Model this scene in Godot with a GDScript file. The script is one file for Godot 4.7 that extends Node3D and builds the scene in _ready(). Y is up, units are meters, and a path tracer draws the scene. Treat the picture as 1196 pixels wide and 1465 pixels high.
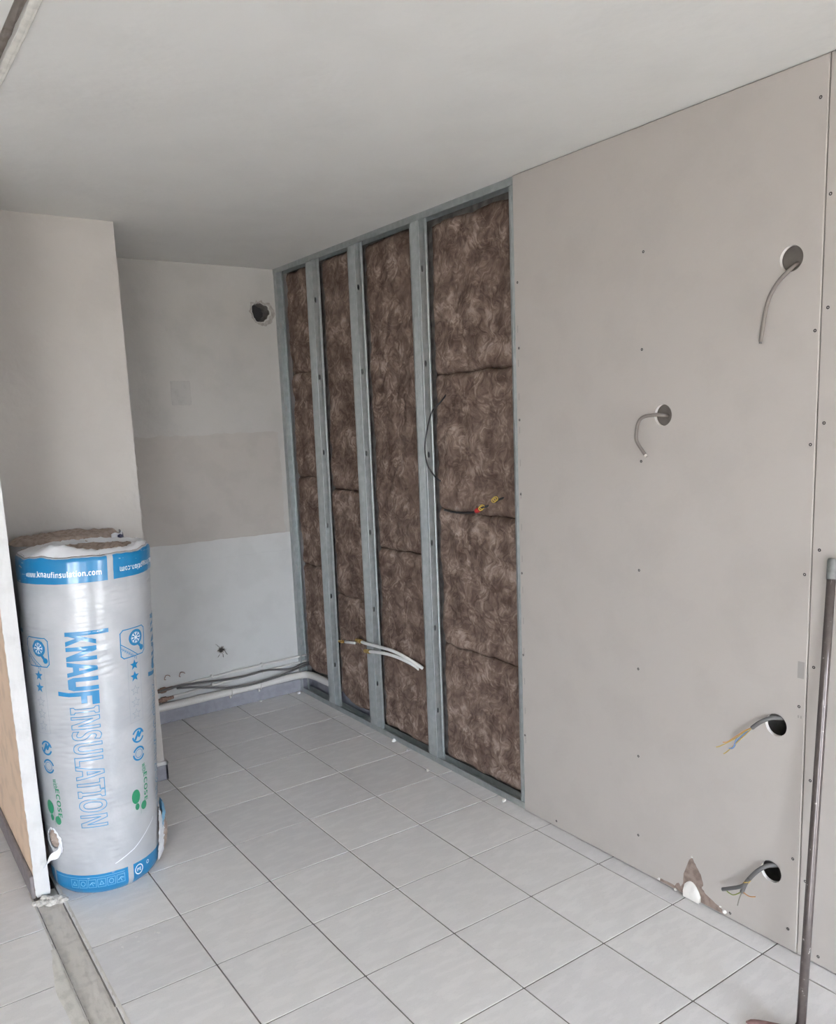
extends Node3D
# Renovated kitchen: stud wall with mineral wool, plasterboard, tiled floor, insulation rolls.
# World: x to the right wall, z towards the viewer, floor at y = 0, metres.

const H := 2.486
const TILE := 0.33
const XB := 1.0618          # front of the plasterboard
const XS := 1.0743          # front of the studs
const XM := 1.160           # masonry behind the lining
const ZB := -0.890          # back wall
const ZC := -0.142          # face of the wall return behind the rolls
const XPL := -0.7005         # partition, other room's face
const XPR := -0.6525         # partition, kitchen face
const ZP := 0.570           # broken end of the partition
var M := {}
var used := {}
var wn := FastNoiseLite.new()
var rng := RandomNumberGenerator.new()

func _ready():
	rng.seed = 11
	wn.seed = 5; wn.frequency = 1.0; wn.fractal_octaves = 3
	# ---- camera
	var cam := Camera3D.new(); cam.name = "camera"
	var f := 1190.07; var near := 0.05
	cam.projection = Camera3D.PROJECTION_FRUSTUM
	cam.near = near; cam.far = 60.0
	cam.size = 1465.0 / f * near
	cam.frustum_offset = Vector2(-16.2 / f * near, 64.58 / f * near)
	add_child(cam)
	cam.position = Vector3(-1.0941, 1.6179, 3.6059)
	cam.rotation_order = EULER_ORDER_YXZ
	cam.rotation = Vector3(deg_to_rad(-9.424), deg_to_rad(-35.261), deg_to_rad(-2.178))
	cam.current = true
	# ---- sky, overcast
	var we := WorldEnvironment.new(); we.name = "environment"
	var env := Environment.new()
	env.background_mode = Environment.BG_SKY
	var sky := Sky.new(); var sm := ProceduralSkyMaterial.new()
	sm.sky_top_color = Color(0.80, 0.845, 0.90); sm.sky_horizon_color = Color(0.875, 0.895, 0.925)
	sm.ground_horizon_color = Color(0.62, 0.61, 0.59); sm.ground_bottom_color = Color(0.55, 0.54, 0.52)
	sm.energy_multiplier = 4.0
	sky.sky_material = sm; env.sky = sky
	env.ambient_light_source = Environment.AMBIENT_SOURCE_SKY
	env.tonemap_mode = Environment.TONE_MAPPER_LINEAR
	env.tonemap_exposure = 8.25
	env.sdfgi_enabled = true; env.ssao_enabled = true; env.ssil_enabled = true
	we.environment = env; add_child(we)
	# ---- sun, high over the side of the house: lights the terrace, does not reach the room
	var sun := DirectionalLight3D.new(); sun.name = "sun"
	sun.light_color = Color(1.0, 0.96, 0.90); sun.light_energy = 2.5; sun.light_angular_distance = 2.0; sun.shadow_enabled = true
	add_child(sun); sun.look_at_from_position(Vector3(4, 10, 6.0), Vector3(0, 0, 6.6))
	materials()
	shell()
	floor_tiles()
	lining()
	insulation()
	boards()
	cables()
	plumbing()
	rolls()
	loose_things()

# ------------------------------------------------------------------ naming
func numbered(n: String) -> String:
	if not used.has(n):
		used[n] = 0
		return n
	used[n] += 1
	return "%s_%03d" % [n, used[n]]
func meta(o, label := "", category := "", group := "", kind := ""):
	if label: o.set_meta("label", label)
	if category: o.set_meta("category", category)
	if group: o.set_meta("group", group)
	if kind: o.set_meta("kind", kind)
	return o
func root(n: String, label: String, category: String, at := Vector3.ZERO, group := "", kind := "") -> Node3D:
	var o := Node3D.new(); o.name = numbered(n); add_child(o); o.position = at
	meta(o, label, category, group, kind)
	return o
func commit(st: SurfaceTool, n: String, m, parent = null, smooth := false) -> MeshInstance3D:
	st.generate_normals()
	var o := MeshInstance3D.new(); o.mesh = st.commit()
	o.material_override = m
	if parent == null:
		o.name = numbered(n); add_child(o, true)
	else:
		o.name = n; parent.add_child(o, true)
	return o
func inst(mesh: Mesh, n: String, m, parent, at := Vector3.ZERO) -> MeshInstance3D:
	var o := MeshInstance3D.new(); o.mesh = mesh; o.material_override = m; o.name = n
	parent.add_child(o, true); o.position = at
	return o

# ------------------------------------------------------------------ mesh helpers
func S(smooth := false) -> SurfaceTool:
	var st := SurfaceTool.new(); st.begin(Mesh.PRIMITIVE_TRIANGLES)
	st.set_smooth_group(0 if smooth else -1)
	return st
func tri(st: SurfaceTool, a, b, c):      # counter-clockwise seen from outside
	st.add_vertex(a); st.add_vertex(c); st.add_vertex(b)
func quad(st: SurfaceTool, a, b, c, d):
	tri(st, a, b, c); tri(st, a, c, d)
func bx(st: SurfaceTool, p0: Vector3, p1: Vector3, c := 0.0):
	var lo := Vector3(min(p0.x, p1.x), min(p0.y, p1.y), min(p0.z, p1.z))
	var hi := Vector3(max(p0.x, p1.x), max(p0.y, p1.y), max(p0.z, p1.z))
	var mid := (lo + hi) / 2.0; var h := (hi - lo) / 2.0
	c = min(c, min(h.x, min(h.y, h.z)) * 0.9)
	var ax := [Vector3.RIGHT, Vector3.UP, Vector3.BACK]
	for i in 3:
		for s in [-1.0, 1.0]:
			var n: Vector3 = ax[i] * s
			var u: Vector3 = ax[(i + 1) % 3]; var v: Vector3 = ax[(i + 2) % 3] * s
			var hu: float = h[(i + 1) % 3] - c; var hv: float = h[(i + 2) % 3] - c
			var o: Vector3 = mid + n * h[i]
			quad(st, o - u * hu - v * hv, o + u * hu - v * hv, o + u * hu + v * hv, o - u * hu + v * hv)
	if c <= 0.0: return
	for i in 3:                            # edges along axis i
		var a: Vector3 = ax[i]; var j := (i + 1) % 3; var k := (i + 2) % 3
		for sj in [-1.0, 1.0]:
			for sk in [-1.0, 1.0]:
				var e1: Vector3 = mid + ax[j] * sj * h[j] + ax[k] * sk * (h[k] - c)
				var e2: Vector3 = mid + ax[j] * sj * (h[j] - c) + ax[k] * sk * h[k]
				var la: Vector3 = a * (h[i] - c)
				if sj * sk > 0: quad(st, e1 - la, e1 + la, e2 + la, e2 - la) if false else quad(st, e1 - la, e2 - la, e2 + la, e1 + la) if false else edgeq(st, e1 - la, e2 - la, e2 + la, e1 + la, mid)
				else: edgeq(st, e1 - la, e2 - la, e2 + la, e1 + la, mid)
	for sx in [-1.0, 1.0]:
		for sy in [-1.0, 1.0]:
			for sz in [-1.0, 1.0]:
				var q := Vector3(sx, sy, sz)
				var p := mid + q * h
				var A := p - Vector3(0, sy * c, sz * c); var B := p - Vector3(sx * c, 0, sz * c); var C := p - Vector3(sx * c, sy * c, 0)
				outtri(st, A, B, C, mid)
func outtri(st, a: Vector3, b: Vector3, c: Vector3, centre: Vector3):
	if (b - a).cross(c - a).dot((a + b + c) / 3.0 - centre) > 0: tri(st, a, b, c)
	else: tri(st, a, c, b)
func edgeq(st, a, b, c, d, centre):
	outtri(st, a, b, c, centre); outtri(st, a, c, d, centre)
func smooth_path(p: Array, n := 8) -> Array:
	var out := []
	for i in p.size() - 1:
		var a: Vector3 = p[max(i - 1, 0)]; var b: Vector3 = p[i]; var c: Vector3 = p[i + 1]; var d: Vector3 = p[min(i + 2, p.size() - 1)]
		for k in n:
			var t := float(k) / n
			out.append(0.5 * (2.0 * b + (c - a) * t + (2.0 * a - 5.0 * b + 4.0 * c - d) * t * t + (3.0 * b - a - 3.0 * c + d) * t * t * t))
	out.append(p[-1])
	return out
func tube(st: SurfaceTool, path: Array, r, sides := 10):
	var rings := []
	var up := Vector3(0.13, 0.97, 0.21)
	for i in path.size():
		var t: Vector3 = (path[min(i + 1, path.size() - 1)] - path[max(i - 1, 0)]).normalized()
		var s := (up - t * up.dot(t))
		if s.length() < 0.01: s = Vector3.RIGHT - t * t.x
		s = s.normalized(); up = s
		var b := t.cross(s)
		var rr: float = r[i] if r is Array else r
		var ring := []
		for k in sides:
			var a := TAU * k / sides
			ring.append(path[i] + (s * cos(a) + b * sin(a)) * rr)
		rings.append(ring)
	for i in path.size() - 1:
		for k in sides:
			var k2 := (k + 1) % sides
			quad(st, rings[i][k], rings[i][k2], rings[i + 1][k2], rings[i + 1][k])
	for k in sides:
		var k2 := (k + 1) % sides
		tri(st, path[0], rings[0][k2], rings[0][k])
		tri(st, path[-1], rings[-1][k], rings[-1][k2])
func lathe(st: SurfaceTool, at: Vector3, axis: Vector3, prof: Array, sides := 20):   # prof: [along, radius]
	var path := []; var rad := []
	for q in prof:
		path.append(at + axis * q[0]); rad.append(q[1])
	var s := axis.cross(Vector3(0.3, 0.2, 0.9)).normalized(); var b := axis.cross(s).normalized()
	for i in path.size() - 1:
		for k in sides:
			var a0 := TAU * k / sides; var a1 := TAU * (k + 1) / sides
			var d0 := s * cos(a0) + b * sin(a0); var d1 := s * cos(a1) + b * sin(a1)
			quad(st, path[i] + d0 * rad[i], path[i] + d1 * rad[i], path[i + 1] + d1 * rad[i + 1], path[i + 1] + d0 * rad[i + 1])
func sheet(st: SurfaceTool, nu: int, nv: int, fn: Callable):    # fn(u 0..1, v 0..1), u right, v up seen from outside
	var g := []
	for j in nv + 1:
		var row := []
		for i in nu + 1: row.append(fn.call(float(i) / nu, float(j) / nv))
		g.append(row)
	for j in nv:
		for i in nu: quad(st, g[j][i], g[j][i + 1], g[j + 1][i + 1], g[j + 1][i])
# a rectangle [s0,s1]x[t0,t1] with holes, on a plane: fn(s, t, d) maps right, up, depth; holes: {s, t, a (half cell), r: Callable(angle)}
func holed(st: SurfaceTool, edge: SurfaceTool, s0, s1, t0, t1, depth: float, holes: Array, fn: Callable, back := true):
	var hs := holes.duplicate(); hs.sort_custom(func(p, q): return p.t < q.t)
	var t: float = t0
	for h in hs:
		var hb: float = h.get("b", h.a)          # half height of the cell
		rect(st, s0, s1, t, h.t - hb, depth, fn, back); t = h.t + hb
		rect(st, s0, h.s - h.a, h.t - hb, h.t + hb, depth, fn, back)
		rect(st, h.s + h.a, s1, h.t - hb, h.t + hb, depth, fn, back)
		var n := 40
		for k in n:
			var a0 := TAU * k / n + PI / 4; var a1 := TAU * (k + 1) / n + PI / 4
			var q := []
			for a in [a0, a1]:
				var c := cos(a); var s := sin(a); var m: float = h.a / max(abs(c), abs(s))
				var r: float = h.r.call(a)
				q.append([h.s + c * m, h.t + s * m * hb / h.a, h.s + c * r, h.t + s * r * hb / h.a])
			quad(st, fn.call(q[0][2], q[0][3], 0.0), fn.call(q[0][0], q[0][1], 0.0), fn.call(q[1][0], q[1][1], 0.0), fn.call(q[1][2], q[1][3], 0.0))
			if back: quad(st, fn.call(q[0][2], q[0][3], depth), fn.call(q[1][2], q[1][3], depth), fn.call(q[1][0], q[1][1], depth), fn.call(q[0][0], q[0][1], depth))
			if edge != null: quad(edge, fn.call(q[0][2], q[0][3], 0.0), fn.call(q[1][2], q[1][3], 0.0), fn.call(q[1][2], q[1][3], depth), fn.call(q[0][2], q[0][3], depth))
	rect(st, s0, s1, t, t1, depth, fn, back)
func rect(st, s0, s1, t0, t1, depth, fn: Callable, back: bool):
	if s1 - s0 < 1e-5 or t1 - t0 < 1e-5: return
	quad(st, fn.call(s0, t0, 0.0), fn.call(s1, t0, 0.0), fn.call(s1, t1, 0.0), fn.call(s0, t1, 0.0))
	if back: quad(st, fn.call(s0, t0, depth), fn.call(s0, t1, depth), fn.call(s1, t1, depth), fn.call(s1, t0, depth))

# ------------------------------------------------------------------ materials
func mat(c: Color, rough := 0.8, metal := 0.0) -> StandardMaterial3D:
	var m := StandardMaterial3D.new(); m.albedo_color = c; m.roughness = rough; m.metallic = metal
	m.metallic_specular = 0.5
	return m
func rgb(r, g, b) -> Color: return Color(r / 255.0, g / 255.0, b / 255.0)
func noise_tex(seed_: int, freq: float, cols: Array, offs: Array, size := 512, type := FastNoiseLite.TYPE_SIMPLEX_SMOOTH, warp := 0.0, oct := 5) -> NoiseTexture2D:
	var n := FastNoiseLite.new(); n.seed = seed_; n.frequency = freq; n.noise_type = type; n.fractal_octaves = oct
	if warp > 0.0:
		n.domain_warp_enabled = true; n.domain_warp_amplitude = warp; n.domain_warp_frequency = freq * 0.6
	var t := NoiseTexture2D.new(); t.width = size; t.height = size; t.seamless = true; t.noise = n
	var g := Gradient.new(); g.colors = PackedColorArray(cols); g.offsets = PackedFloat32Array(offs)
	t.color_ramp = g
	return t
func bump_tex(seed_: int, freq: float, strength: float, size := 512, oct := 5) -> NoiseTexture2D:
	var n := FastNoiseLite.new(); n.seed = seed_; n.frequency = freq; n.fractal_octaves = oct
	var t := NoiseTexture2D.new(); t.width = size; t.height = size; t.seamless = true; t.noise = n
	t.as_normal_map = true; t.bump_strength = strength
	return t
func tri_mat(m: StandardMaterial3D, scale: float, world := true):
	m.uv1_triplanar = true; m.uv1_world_triplanar = world; m.uv1_scale = Vector3.ONE * scale
	return m
func plain(c: Color, vary: float, rough: float, seed_: int, scale := 1.0, bump := 0.0) -> StandardMaterial3D:
	var m := mat(Color.WHITE, rough)
	m.albedo_texture = noise_tex(seed_, 0.008, [c.darkened(vary), c, c.lightened(vary * 0.6)], [0.25, 0.5, 0.8])
	if bump > 0.0:
		m.normal_enabled = true; m.normal_texture = bump_tex(seed_ + 1, 0.05, bump); m.normal_scale = 0.5
	return tri_mat(m, scale)
func materials():
	M.paint = plain(rgb(186, 181, 176), 0.015, 0.85, 1, 0.6, 1.0)
	M.ceiling = plain(rgb(217, 215, 211), 0.010, 0.9, 2, 0.6, 0.6)
	M.back_paint = plain(rgb(180, 177, 173), 0.025, 0.8, 3, 0.7, 1.0)
	M.white = plain(rgb(206, 205, 204), 0.025, 0.75, 4, 3.0, 1.5)
	M.tan = plain(rgb(232, 204, 178), 0.05, 0.8, 5, 1.6, 1.0)
	M.board = plain(rgb(187, 180, 174), 0.012, 0.85, 6, 1.0, 0.5)
	M.gypsum = plain(rgb(236, 232, 226), 0.03, 0.95, 7, 5.0, 2.0)
	M.torn = plain(rgb(150, 132, 122), 0.12, 0.95, 8, 6.0, 2.0)
	M.skirting = plain(rgb(142, 142, 150), 0.05, 0.5, 9, 3.0)
	M.skirting2 = plain(rgb(134, 126, 128), 0.08, 0.6, 10, 3.0)
	M.masonry = plain(rgb(120, 116, 112), 0.15, 0.95, 12, 3.0, 3.0)
	M.concrete = plain(rgb(212, 207, 200), 0.06, 0.95, 13, 4.0, 2.0)
	M.cream = plain(rgb(217, 213, 205), 0.06, 0.9, 14, 4.0, 2.0)
	M.grout = plain(rgb(128, 123, 119), 0.10, 0.95, 15, 3.0)
	M.groove = plain(rgb(150, 139, 130), 0.10, 0.95, 16, 4.0, 2.0)
	M.dust = plain(rgb(229, 226, 223), 0.02, 0.95, 21, 9.0)
	M.hole_plaster = plain(rgb(158, 153, 147), 0.10, 0.95, 19, 9.0, 3.0)
	M.rubble = plain(rgb(205, 199, 192), 0.22, 0.95, 17, 14.0, 4.0)
	# galvanised steel
	var g := mat(Color.WHITE, 0.46, 0.80)
	g.albedo_texture = noise_tex(20, 0.02, [rgb(174, 180, 180), rgb(180, 186, 186), rgb(187, 192, 192)], [0.2, 0.5, 0.8])
	M.steel = tri_mat(g, 2.0)
	# floor tiles: pale stoneware, faint veins
	M.tiles = []
	for k in 6:
		var t := mat(Color.WHITE, 0.34)
		var b := [rgb(222, 219, 217), rgb(219, 216, 215), rgb(224, 221, 219), rgb(217, 214, 213), rgb(221, 218, 217), rgb(225, 222, 220)][k] as Color
		t.albedo_texture = tile_texture(40 + k, b)
		t.roughness_texture = null
		tri_mat(t, 1.0 / 0.34, false)
		t.uv1_offset = Vector3(0.5, 0.5, 0.5)
		M.tiles.append(t)
	# mineral wool
	var w := mat(Color.WHITE, 1.0)
	w.metallic_specular = 0.1
	var im := wool_images()
	w.albedo_texture = im[0]; w.normal_enabled = true; w.normal_texture = im[1]; w.normal_scale = 1.0
	M.wool = tri_mat(w, 1.1)
	var w2 := w.duplicate(); w2.albedo_color = Color(1.5, 1.42, 1.36)
	w2.albedo_color = Color(1, 1, 1)
	M.wool_pale = plain(rgb(172, 155, 143), 0.16, 1.0, 62, 7.0, 3.0)
	# wrapping film
	var fm := mat(Color.WHITE, 0.30)
	fm.albedo_texture = noise_tex(60, 0.006, [rgb(166, 168, 172), rgb(173, 175, 178), rgb(180, 181, 184)], [0.2, 0.5, 0.8])
	fm.normal_enabled = true; fm.normal_texture = bump_tex(61, 0.02, 2.0); fm.normal_scale = 0.35
	fm.clearcoat_enabled = true; fm.clearcoat = 0.3; fm.clearcoat_roughness = 0.15
	M.film = tri_mat(fm, 2.0)
	var fl := mat(rgb(222, 223, 226), 0.4); fl.backlight_enabled = true; fl.backlight = Color(0.25, 0.25, 0.26)
	M.film_inside = fl
	M.blue = print_mat(rgb(12, 120, 172)); M.green = print_mat(rgb(28, 132, 92)); M.print_white = print_mat(rgb(226, 230, 234))
	M.pale_print = print_mat(rgb(120, 180, 215)); M.grey_print = print_mat(rgb(140, 150, 162)); M.navy = print_mat(rgb(62, 66, 100))
	M.outline = print_mat(rgb(70, 140, 185))
	M.film_print = print_mat(rgb(208, 212, 218))
	# small stuff
	M.cable = mat(rgb(98, 96, 95), 0.6); M.cable_grey = mat(rgb(124, 116, 110), 0.6); M.black = mat(rgb(45, 45, 48), 0.5)
	M.cable_tip = mat(rgb(215, 208, 200), 0.6)
	M.pex = mat(rgb(232, 232, 230), 0.35); M.brass = mat(rgb(190, 160, 95), 0.35, 0.8)
	M.pvc = mat(rgb(205, 202, 198), 0.5); M.painted_pipe = mat(rgb(206, 203, 199), 0.6); M.rust = plain(rgb(140, 112, 98), 0.2, 0.8, 18, 20.0)
	M.red = mat(rgb(190, 48, 48), 0.5); M.yellow = mat(rgb(205, 175, 80), 0.5)
	M.wire_blue = mat(rgb(110, 140, 185), 0.5); M.wire_orange = mat(rgb(205, 150, 95), 0.5); M.wire_tan = mat(rgb(190, 165, 90), 0.5)
	M.wire_green = mat(rgb(130, 140, 70), 0.5); M.wire_grey = mat(rgb(135, 130, 118), 0.6)
	M.screw = mat(rgb(70, 66, 66), 0.5, 0.3)
	M.board_print = mat(rgb(160, 155, 150), 0.9)
	# pole: brown enamelled tube with plaster splashes
	var pm := mat(Color.WHITE, 0.25, 0.35)
	pm.albedo_texture = noise_tex(70, 0.03, [rgb(90, 82, 80), rgb(96, 88, 86), rgb(102, 94, 91), rgb(190, 184, 180)], [0.1, 0.5, 0.86, 0.9])
	M.pole = tri_mat(pm, 2.6)
	M.pole_cap = plain(rgb(120, 122, 120), 0.1, 0.5, 71, 8.0)
	M.foot = plain(rgb(128, 98, 95), 0.12, 0.7, 72, 8.0)
	M.window = mat(rgb(230, 230, 230), 0.4)
	M.terrace = plain(rgb(170, 166, 160), 0.08, 0.95, 73, 1.0)
func print_mat(c: Color) -> StandardMaterial3D:
	var m := mat(c, 0.3); m.clearcoat_enabled = true; m.clearcoat = 0.6; m.clearcoat_roughness = 0.15
	return m
func tile_texture(seed_: int, base: Color) -> ImageTexture:
	var n := 256
	var a := FastNoiseLite.new(); a.seed = seed_; a.frequency = 0.010; a.fractal_octaves = 4; a.domain_warp_enabled = true; a.domain_warp_amplitude = 40
	var d := FastNoiseLite.new(); d.seed = seed_ + 99; d.frequency = 0.35; d.fractal_octaves = 2
	var ia := a.get_image(n, n * 3); ia.resize(n, n)
	var idd := d.get_image(n, n)
	var im := Image.create(n, n, false, Image.FORMAT_RGB8)
	for y in n:
		for x in n:
			var v := ia.get_pixel(x, y).r
			var vein: float = clamp(1.0 - abs(v - 0.5) * 16.0, 0.0, 1.0)
			var cloud := (v - 0.5) * 0.05 + (idd.get_pixel(x, y).r - 0.5) * 0.03
			var c := base * (1.0 + cloud - vein * 0.022)
			im.set_pixel(x, y, Color(c.r, c.g, c.b))
	im.generate_mipmaps()
	return ImageTexture.create_from_image(im)
func wool_images() -> Array:
	# combed fibres: long streaks bent by a slow swirl, over soft clumps of pale and dark wool
	var n := 1024
	var fib := FastNoiseLite.new(); fib.seed = 31; fib.frequency = 0.030; fib.fractal_octaves = 4
	var fine := FastNoiseLite.new(); fine.seed = 34; fine.frequency = 0.14; fine.fractal_octaves = 2
	var b := FastNoiseLite.new(); b.seed = 32; b.frequency = 0.006; b.fractal_octaves = 5; b.domain_warp_enabled = true; b.domain_warp_amplitude = 60; b.domain_warp_frequency = 0.01
	var sw := FastNoiseLite.new(); sw.seed = 35; sw.frequency = 0.0045; sw.fractal_octaves = 3
	var med := FastNoiseLite.new(); med.seed = 37; med.frequency = 0.022; med.fractal_octaves = 4; med.domain_warp_enabled = true; med.domain_warp_amplitude = 30; med.domain_warp_frequency = 0.02
	var A := wide(fib, n, 4); var F := wide(fine, n, 5); var B := wide(b, n, 1); var D := wide(med, n, 1)
	var X := wide(sw, n, 1); sw.seed = 36; var Y := wide(sw, n, 1)
	var im := PackedByteArray(); im.resize(n * n * 3)
	var hm := Image.create(n, n, false, Image.FORMAT_L8)
	var dark := rgb(92, 76, 69); var midc := rgb(138, 119, 108); var light := rgb(200, 182, 170)
	for y in n:
		for x in n:
			var i := y * n + x
			var xx := posmod(x + int((X[i] - 128) * 0.65), n); var yy := posmod(y + int((Y[i] - 128) * 0.65), n)
			var j := yy * n + xx
			var a := A[j] / 255.0; var q := F[j] / 255.0; var l := B[i] / 255.0
			var v: float = clamp(0.70 * (l - 0.5) + 0.28 * (a - 0.5) + 0.22 * (q - 0.5) + 0.55 * (D[j] / 255.0 - 0.5) + 0.42, 0.0, 1.0)
			v = v * v * (3.0 - 2.0 * v) * 0.6 + v * 0.4
			var col := dark.lerp(midc, v / 0.5) if v < 0.5 else midc.lerp(light, (v - 0.5) / 0.5)
			im[i * 3] = int(col.r * 255); im[i * 3 + 1] = int(col.g * 255); im[i * 3 + 2] = int(col.b * 255)
			var hh: float = clamp(a * 0.6 + q * 0.4, 0.0, 1.0)
			hm.set_pixel(x, y, Color(hh, hh, hh))
	var img := Image.create_from_data(n, n, false, Image.FORMAT_RGB8, im)
	img.generate_mipmaps()
	hm.convert(Image.FORMAT_RGBA8); hm.bump_map_to_normal_map(4.0)
	return [ImageTexture.create_from_image(img), ImageTexture.create_from_image(hm)]
func wide(f: FastNoiseLite, n: int, stretch: int) -> PackedByteArray:
	var im := f.get_seamless_image(n, n / stretch, false, false, 0.2)
	if stretch > 1: im.resize(n, n, Image.INTERPOLATE_CUBIC)
	im.convert(Image.FORMAT_L8)
	return im.get_data()

# ------------------------------------------------------------------ the room
func wall_box(n, p0, p1, m, label):
	var st := S(); bx(st, p0, p1)
	return meta(commit(st, n, m), label, "wall", "", "structure")
func shell():
	var ZR := 6.0; var XL := -4.6
	# ceiling with the scar of the removed partition
	var st := S()
	bx(st, Vector3(XL - 0.2, H, -1.3), Vector3(-0.676, H + 0.2, ZR + 0.2))
	bx(st, Vector3(-0.647, H, -1.3), Vector3(1.4, H + 0.2, ZR + 0.2))
	bx(st, Vector3(-0.68, H + 0.022, -1.3), Vector3(-0.64, H + 0.2, ZR + 0.2))
	meta(commit(st, "ceiling", M.ceiling), "smooth pale grey-white painted ceiling over the whole room", "ceiling", "", "structure")
	# groove bed and lip along the scar
	st = S(true)
	sheet(st, 8, 120, func(u, v):
		var z: float = lerp(5.9, ZP, v); var x: float = -0.678 + 0.033 * u
		return Vector3(x, H + 0.016 + 0.006 * wn.get_noise_2d(x * 120, z * 18), z))
	var tr = root("trim_1", "brown-grey groove in the ceiling where the partition was removed", "ceiling scar", Vector3.ZERO, "", "structure")
	commit(st, "groove_bed", M.groove, tr)
	st = S(true)
	sheet(st, 10, 160, func(u, v):
		var z: float = lerp(5.9, ZP, v)
		var wob: float = 0.003 * wn.get_noise_2d(z * 14, 3.0)
		var x: float = -0.648 + 0.021 * u + wob * (1.0 - 0.5 * u)
		var y: float = H + 0.002 - 0.0055 * pow(sin(PI * clamp(u * 1.02, 0.0, 1.0)), 0.6) - (0.004 if u > 0.75 and u < 0.95 else 0.0) + 0.001 * wn.get_noise_2d(x * 200, z * 40)
		return Vector3(x, y, z))
	commit(st, "plaster_lip", M.cream, tr)
	# masonry wall behind the lining, and the lined wall beyond the frame
	wall_box("wall_right", Vector3(XM, -0.2, -1.2), Vector3(XM + 0.2, H + 0.1, ZR + 0.2), M.masonry, "dark rough masonry wall behind the metal studs and insulation")
	wall_box("wall_right_lined", Vector3(XB, 0.0, 3.59), Vector3(XM, H, ZR), M.board, "grey plasterboard lining continuing along the right wall behind the viewer")
	# back wall with two holes
	var fn := func(s, t, d): return Vector3(s, t, ZB - d)
	var wb = root("wall_back", "off-white painted end wall of the alcove with two ragged holes", "wall", Vector3.ZERO, "", "structure")
	st = S(); var e := S()
	var big := {"s": 0.980, "t": 2.247, "a": 0.085, "r": func(a): return 0.052 + 0.008 * wn.get_noise_2d(cos(a) * 2.4, sin(a) * 2.4) + 0.004 * sin(3 * a + 0.5)}
	var small := {"s": 0.592, "t": 0.352, "a": 0.06, "r": func(a): return 0.017 + 0.013 * wn.get_noise_2d(cos(a) * 4.0 + 9, sin(a) * 4.0)}
	holed(st, e, -0.02, XM, -0.05, H, 0.10, [big, small], fn, false)
	commit(st, "painted_plaster", M.back_paint, wb)
	commit(e, "hole_reveal", M.masonry, wb)
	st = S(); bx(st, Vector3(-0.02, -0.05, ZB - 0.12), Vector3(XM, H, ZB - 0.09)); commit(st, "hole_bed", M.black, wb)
	# crumbled plaster around the holes
	st = S(true)
	for h in [[0.980, 2.247, 0.050, 0.026, 1.9], [0.592, 0.352, 0.016, 0.012, 0.6]]:
		var n := 60
		for k in n:
			var q := []
			for kk in [k, k + 1]:
				var a: float = TAU * kk / n
				var w: float = h[3] * (0.45 + 0.9 * max(0.0, wn.get_noise_2d(cos(a) * 3.1 + h[0] * 7, sin(a) * 3.1)) + 0.55 * max(0.0, cos(a + 0.35)) * h[4])
				var hole = big if h[2] > 0.03 else small
				var r0: float = hole.r.call(a) - 0.001
				q.append([a, r0, r0 + w])
			var P := func(a: float, r: float, up: float): return Vector3(h[0] + cos(a) * r, h[1] + sin(a) * r, ZB + up)
			var u0: float = 0.0035 + 0.003 * wn.get_noise_2d(k * 1.7, 2); var u1: float = 0.0035 + 0.003 * wn.get_noise_2d((k + 1) % n * 1.7, 2)
			var m0: float = (q[0][1] + q[0][2]) / 2; var m1: float = (q[1][1] + q[1][2]) / 2
			quad(st, P.call(q[0][0], q[0][1], -0.004), P.call(q[0][0], m0, u0), P.call(q[1][0], m1, u1), P.call(q[1][0], q[1][1], -0.004))
			quad(st, P.call(q[0][0], m0, u0), P.call(q[0][0], q[0][2], -0.0005), P.call(q[1][0], q[1][2], -0.0005), P.call(q[1][0], m1, u1))
	commit(st, "crumbled_plaster", M.hole_plaster, wb)
	# old filler patches and repainted areas
	paint_patch(wb, 0.205, 1.05, 0.98, 1.585, plain(rgb(176, 170, 164), 0.02, 0.8, 81, 1.2), 0.0008, 0.012)
	paint_patch(wb, 0.43, 0.54, 1.74, 1.87, plain(rgb(174, 171, 168), 0.03, 0.85, 82, 3.0), 0.0008, 0.004)
	var low := plain(rgb(193, 193, 192), 0.02, 0.7, 83, 1.0)
	st = S(); holed(st, null, -0.02, XM, 0.079, 0.90, 0.001, [{"s": 0.592, "t": 0.352, "a": 0.06, "r": func(a): return small.r.call(a) + 0.001}], func(s, t, d): return Vector3(s, t, ZB + 0.0008 - d), false)
	commit(st, "paint_patch", low, wb)
	paint_patch(wb, -0.02, XM, 0.88, 0.99, low, 0.0010, 0.006)
	for cr in [[0.560, 0.392, 0.583, 0.372, 0.004], [0.571, 0.352, 0.580, 0.352, 0.003], [0.606, 0.352, 0.628, 0.318, 0.006], [0.598, 0.333, 0.604, 0.306, 0.005], [0.584, 0.330, 0.570, 0.312, 0.004]]:
		st = S(true); var pa := Vector3(cr[0], cr[1], ZB + 0.0006); var pb := Vector3(cr[2], cr[3], ZB + 0.0006)
		tube(st, [pa, pa.lerp(pb, 0.4) + Vector3(0.002, 0.001, 0), pa.lerp(pb, 0.7) + Vector3(-0.001, 0, 0), pb], [0.0008, cr[4] * 0.4, cr[4] * 0.5, cr[4] * 0.35], 6)
		commit(st, "crack", M.masonry, wb)
	# wall return behind the rolls
	wall_box("wall_left", Vector3(-0.72, -0.1, -1.2), Vector3(-0.006, H, ZC), M.paint, "cream-white wall return standing behind the insulation rolls")
	wall_box("wall_left_far", Vector3(XL - 0.2, -0.1, -1.4), Vector3(-0.70, H + 0.1, -1.2), M.paint, "white end wall of the adjoining room")
	# partition stub
	var pt = root("wall_partition", "broken end of a thin partition with white edge and tan face left of the roll", "wall", Vector3.ZERO, "", "structure")
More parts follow.
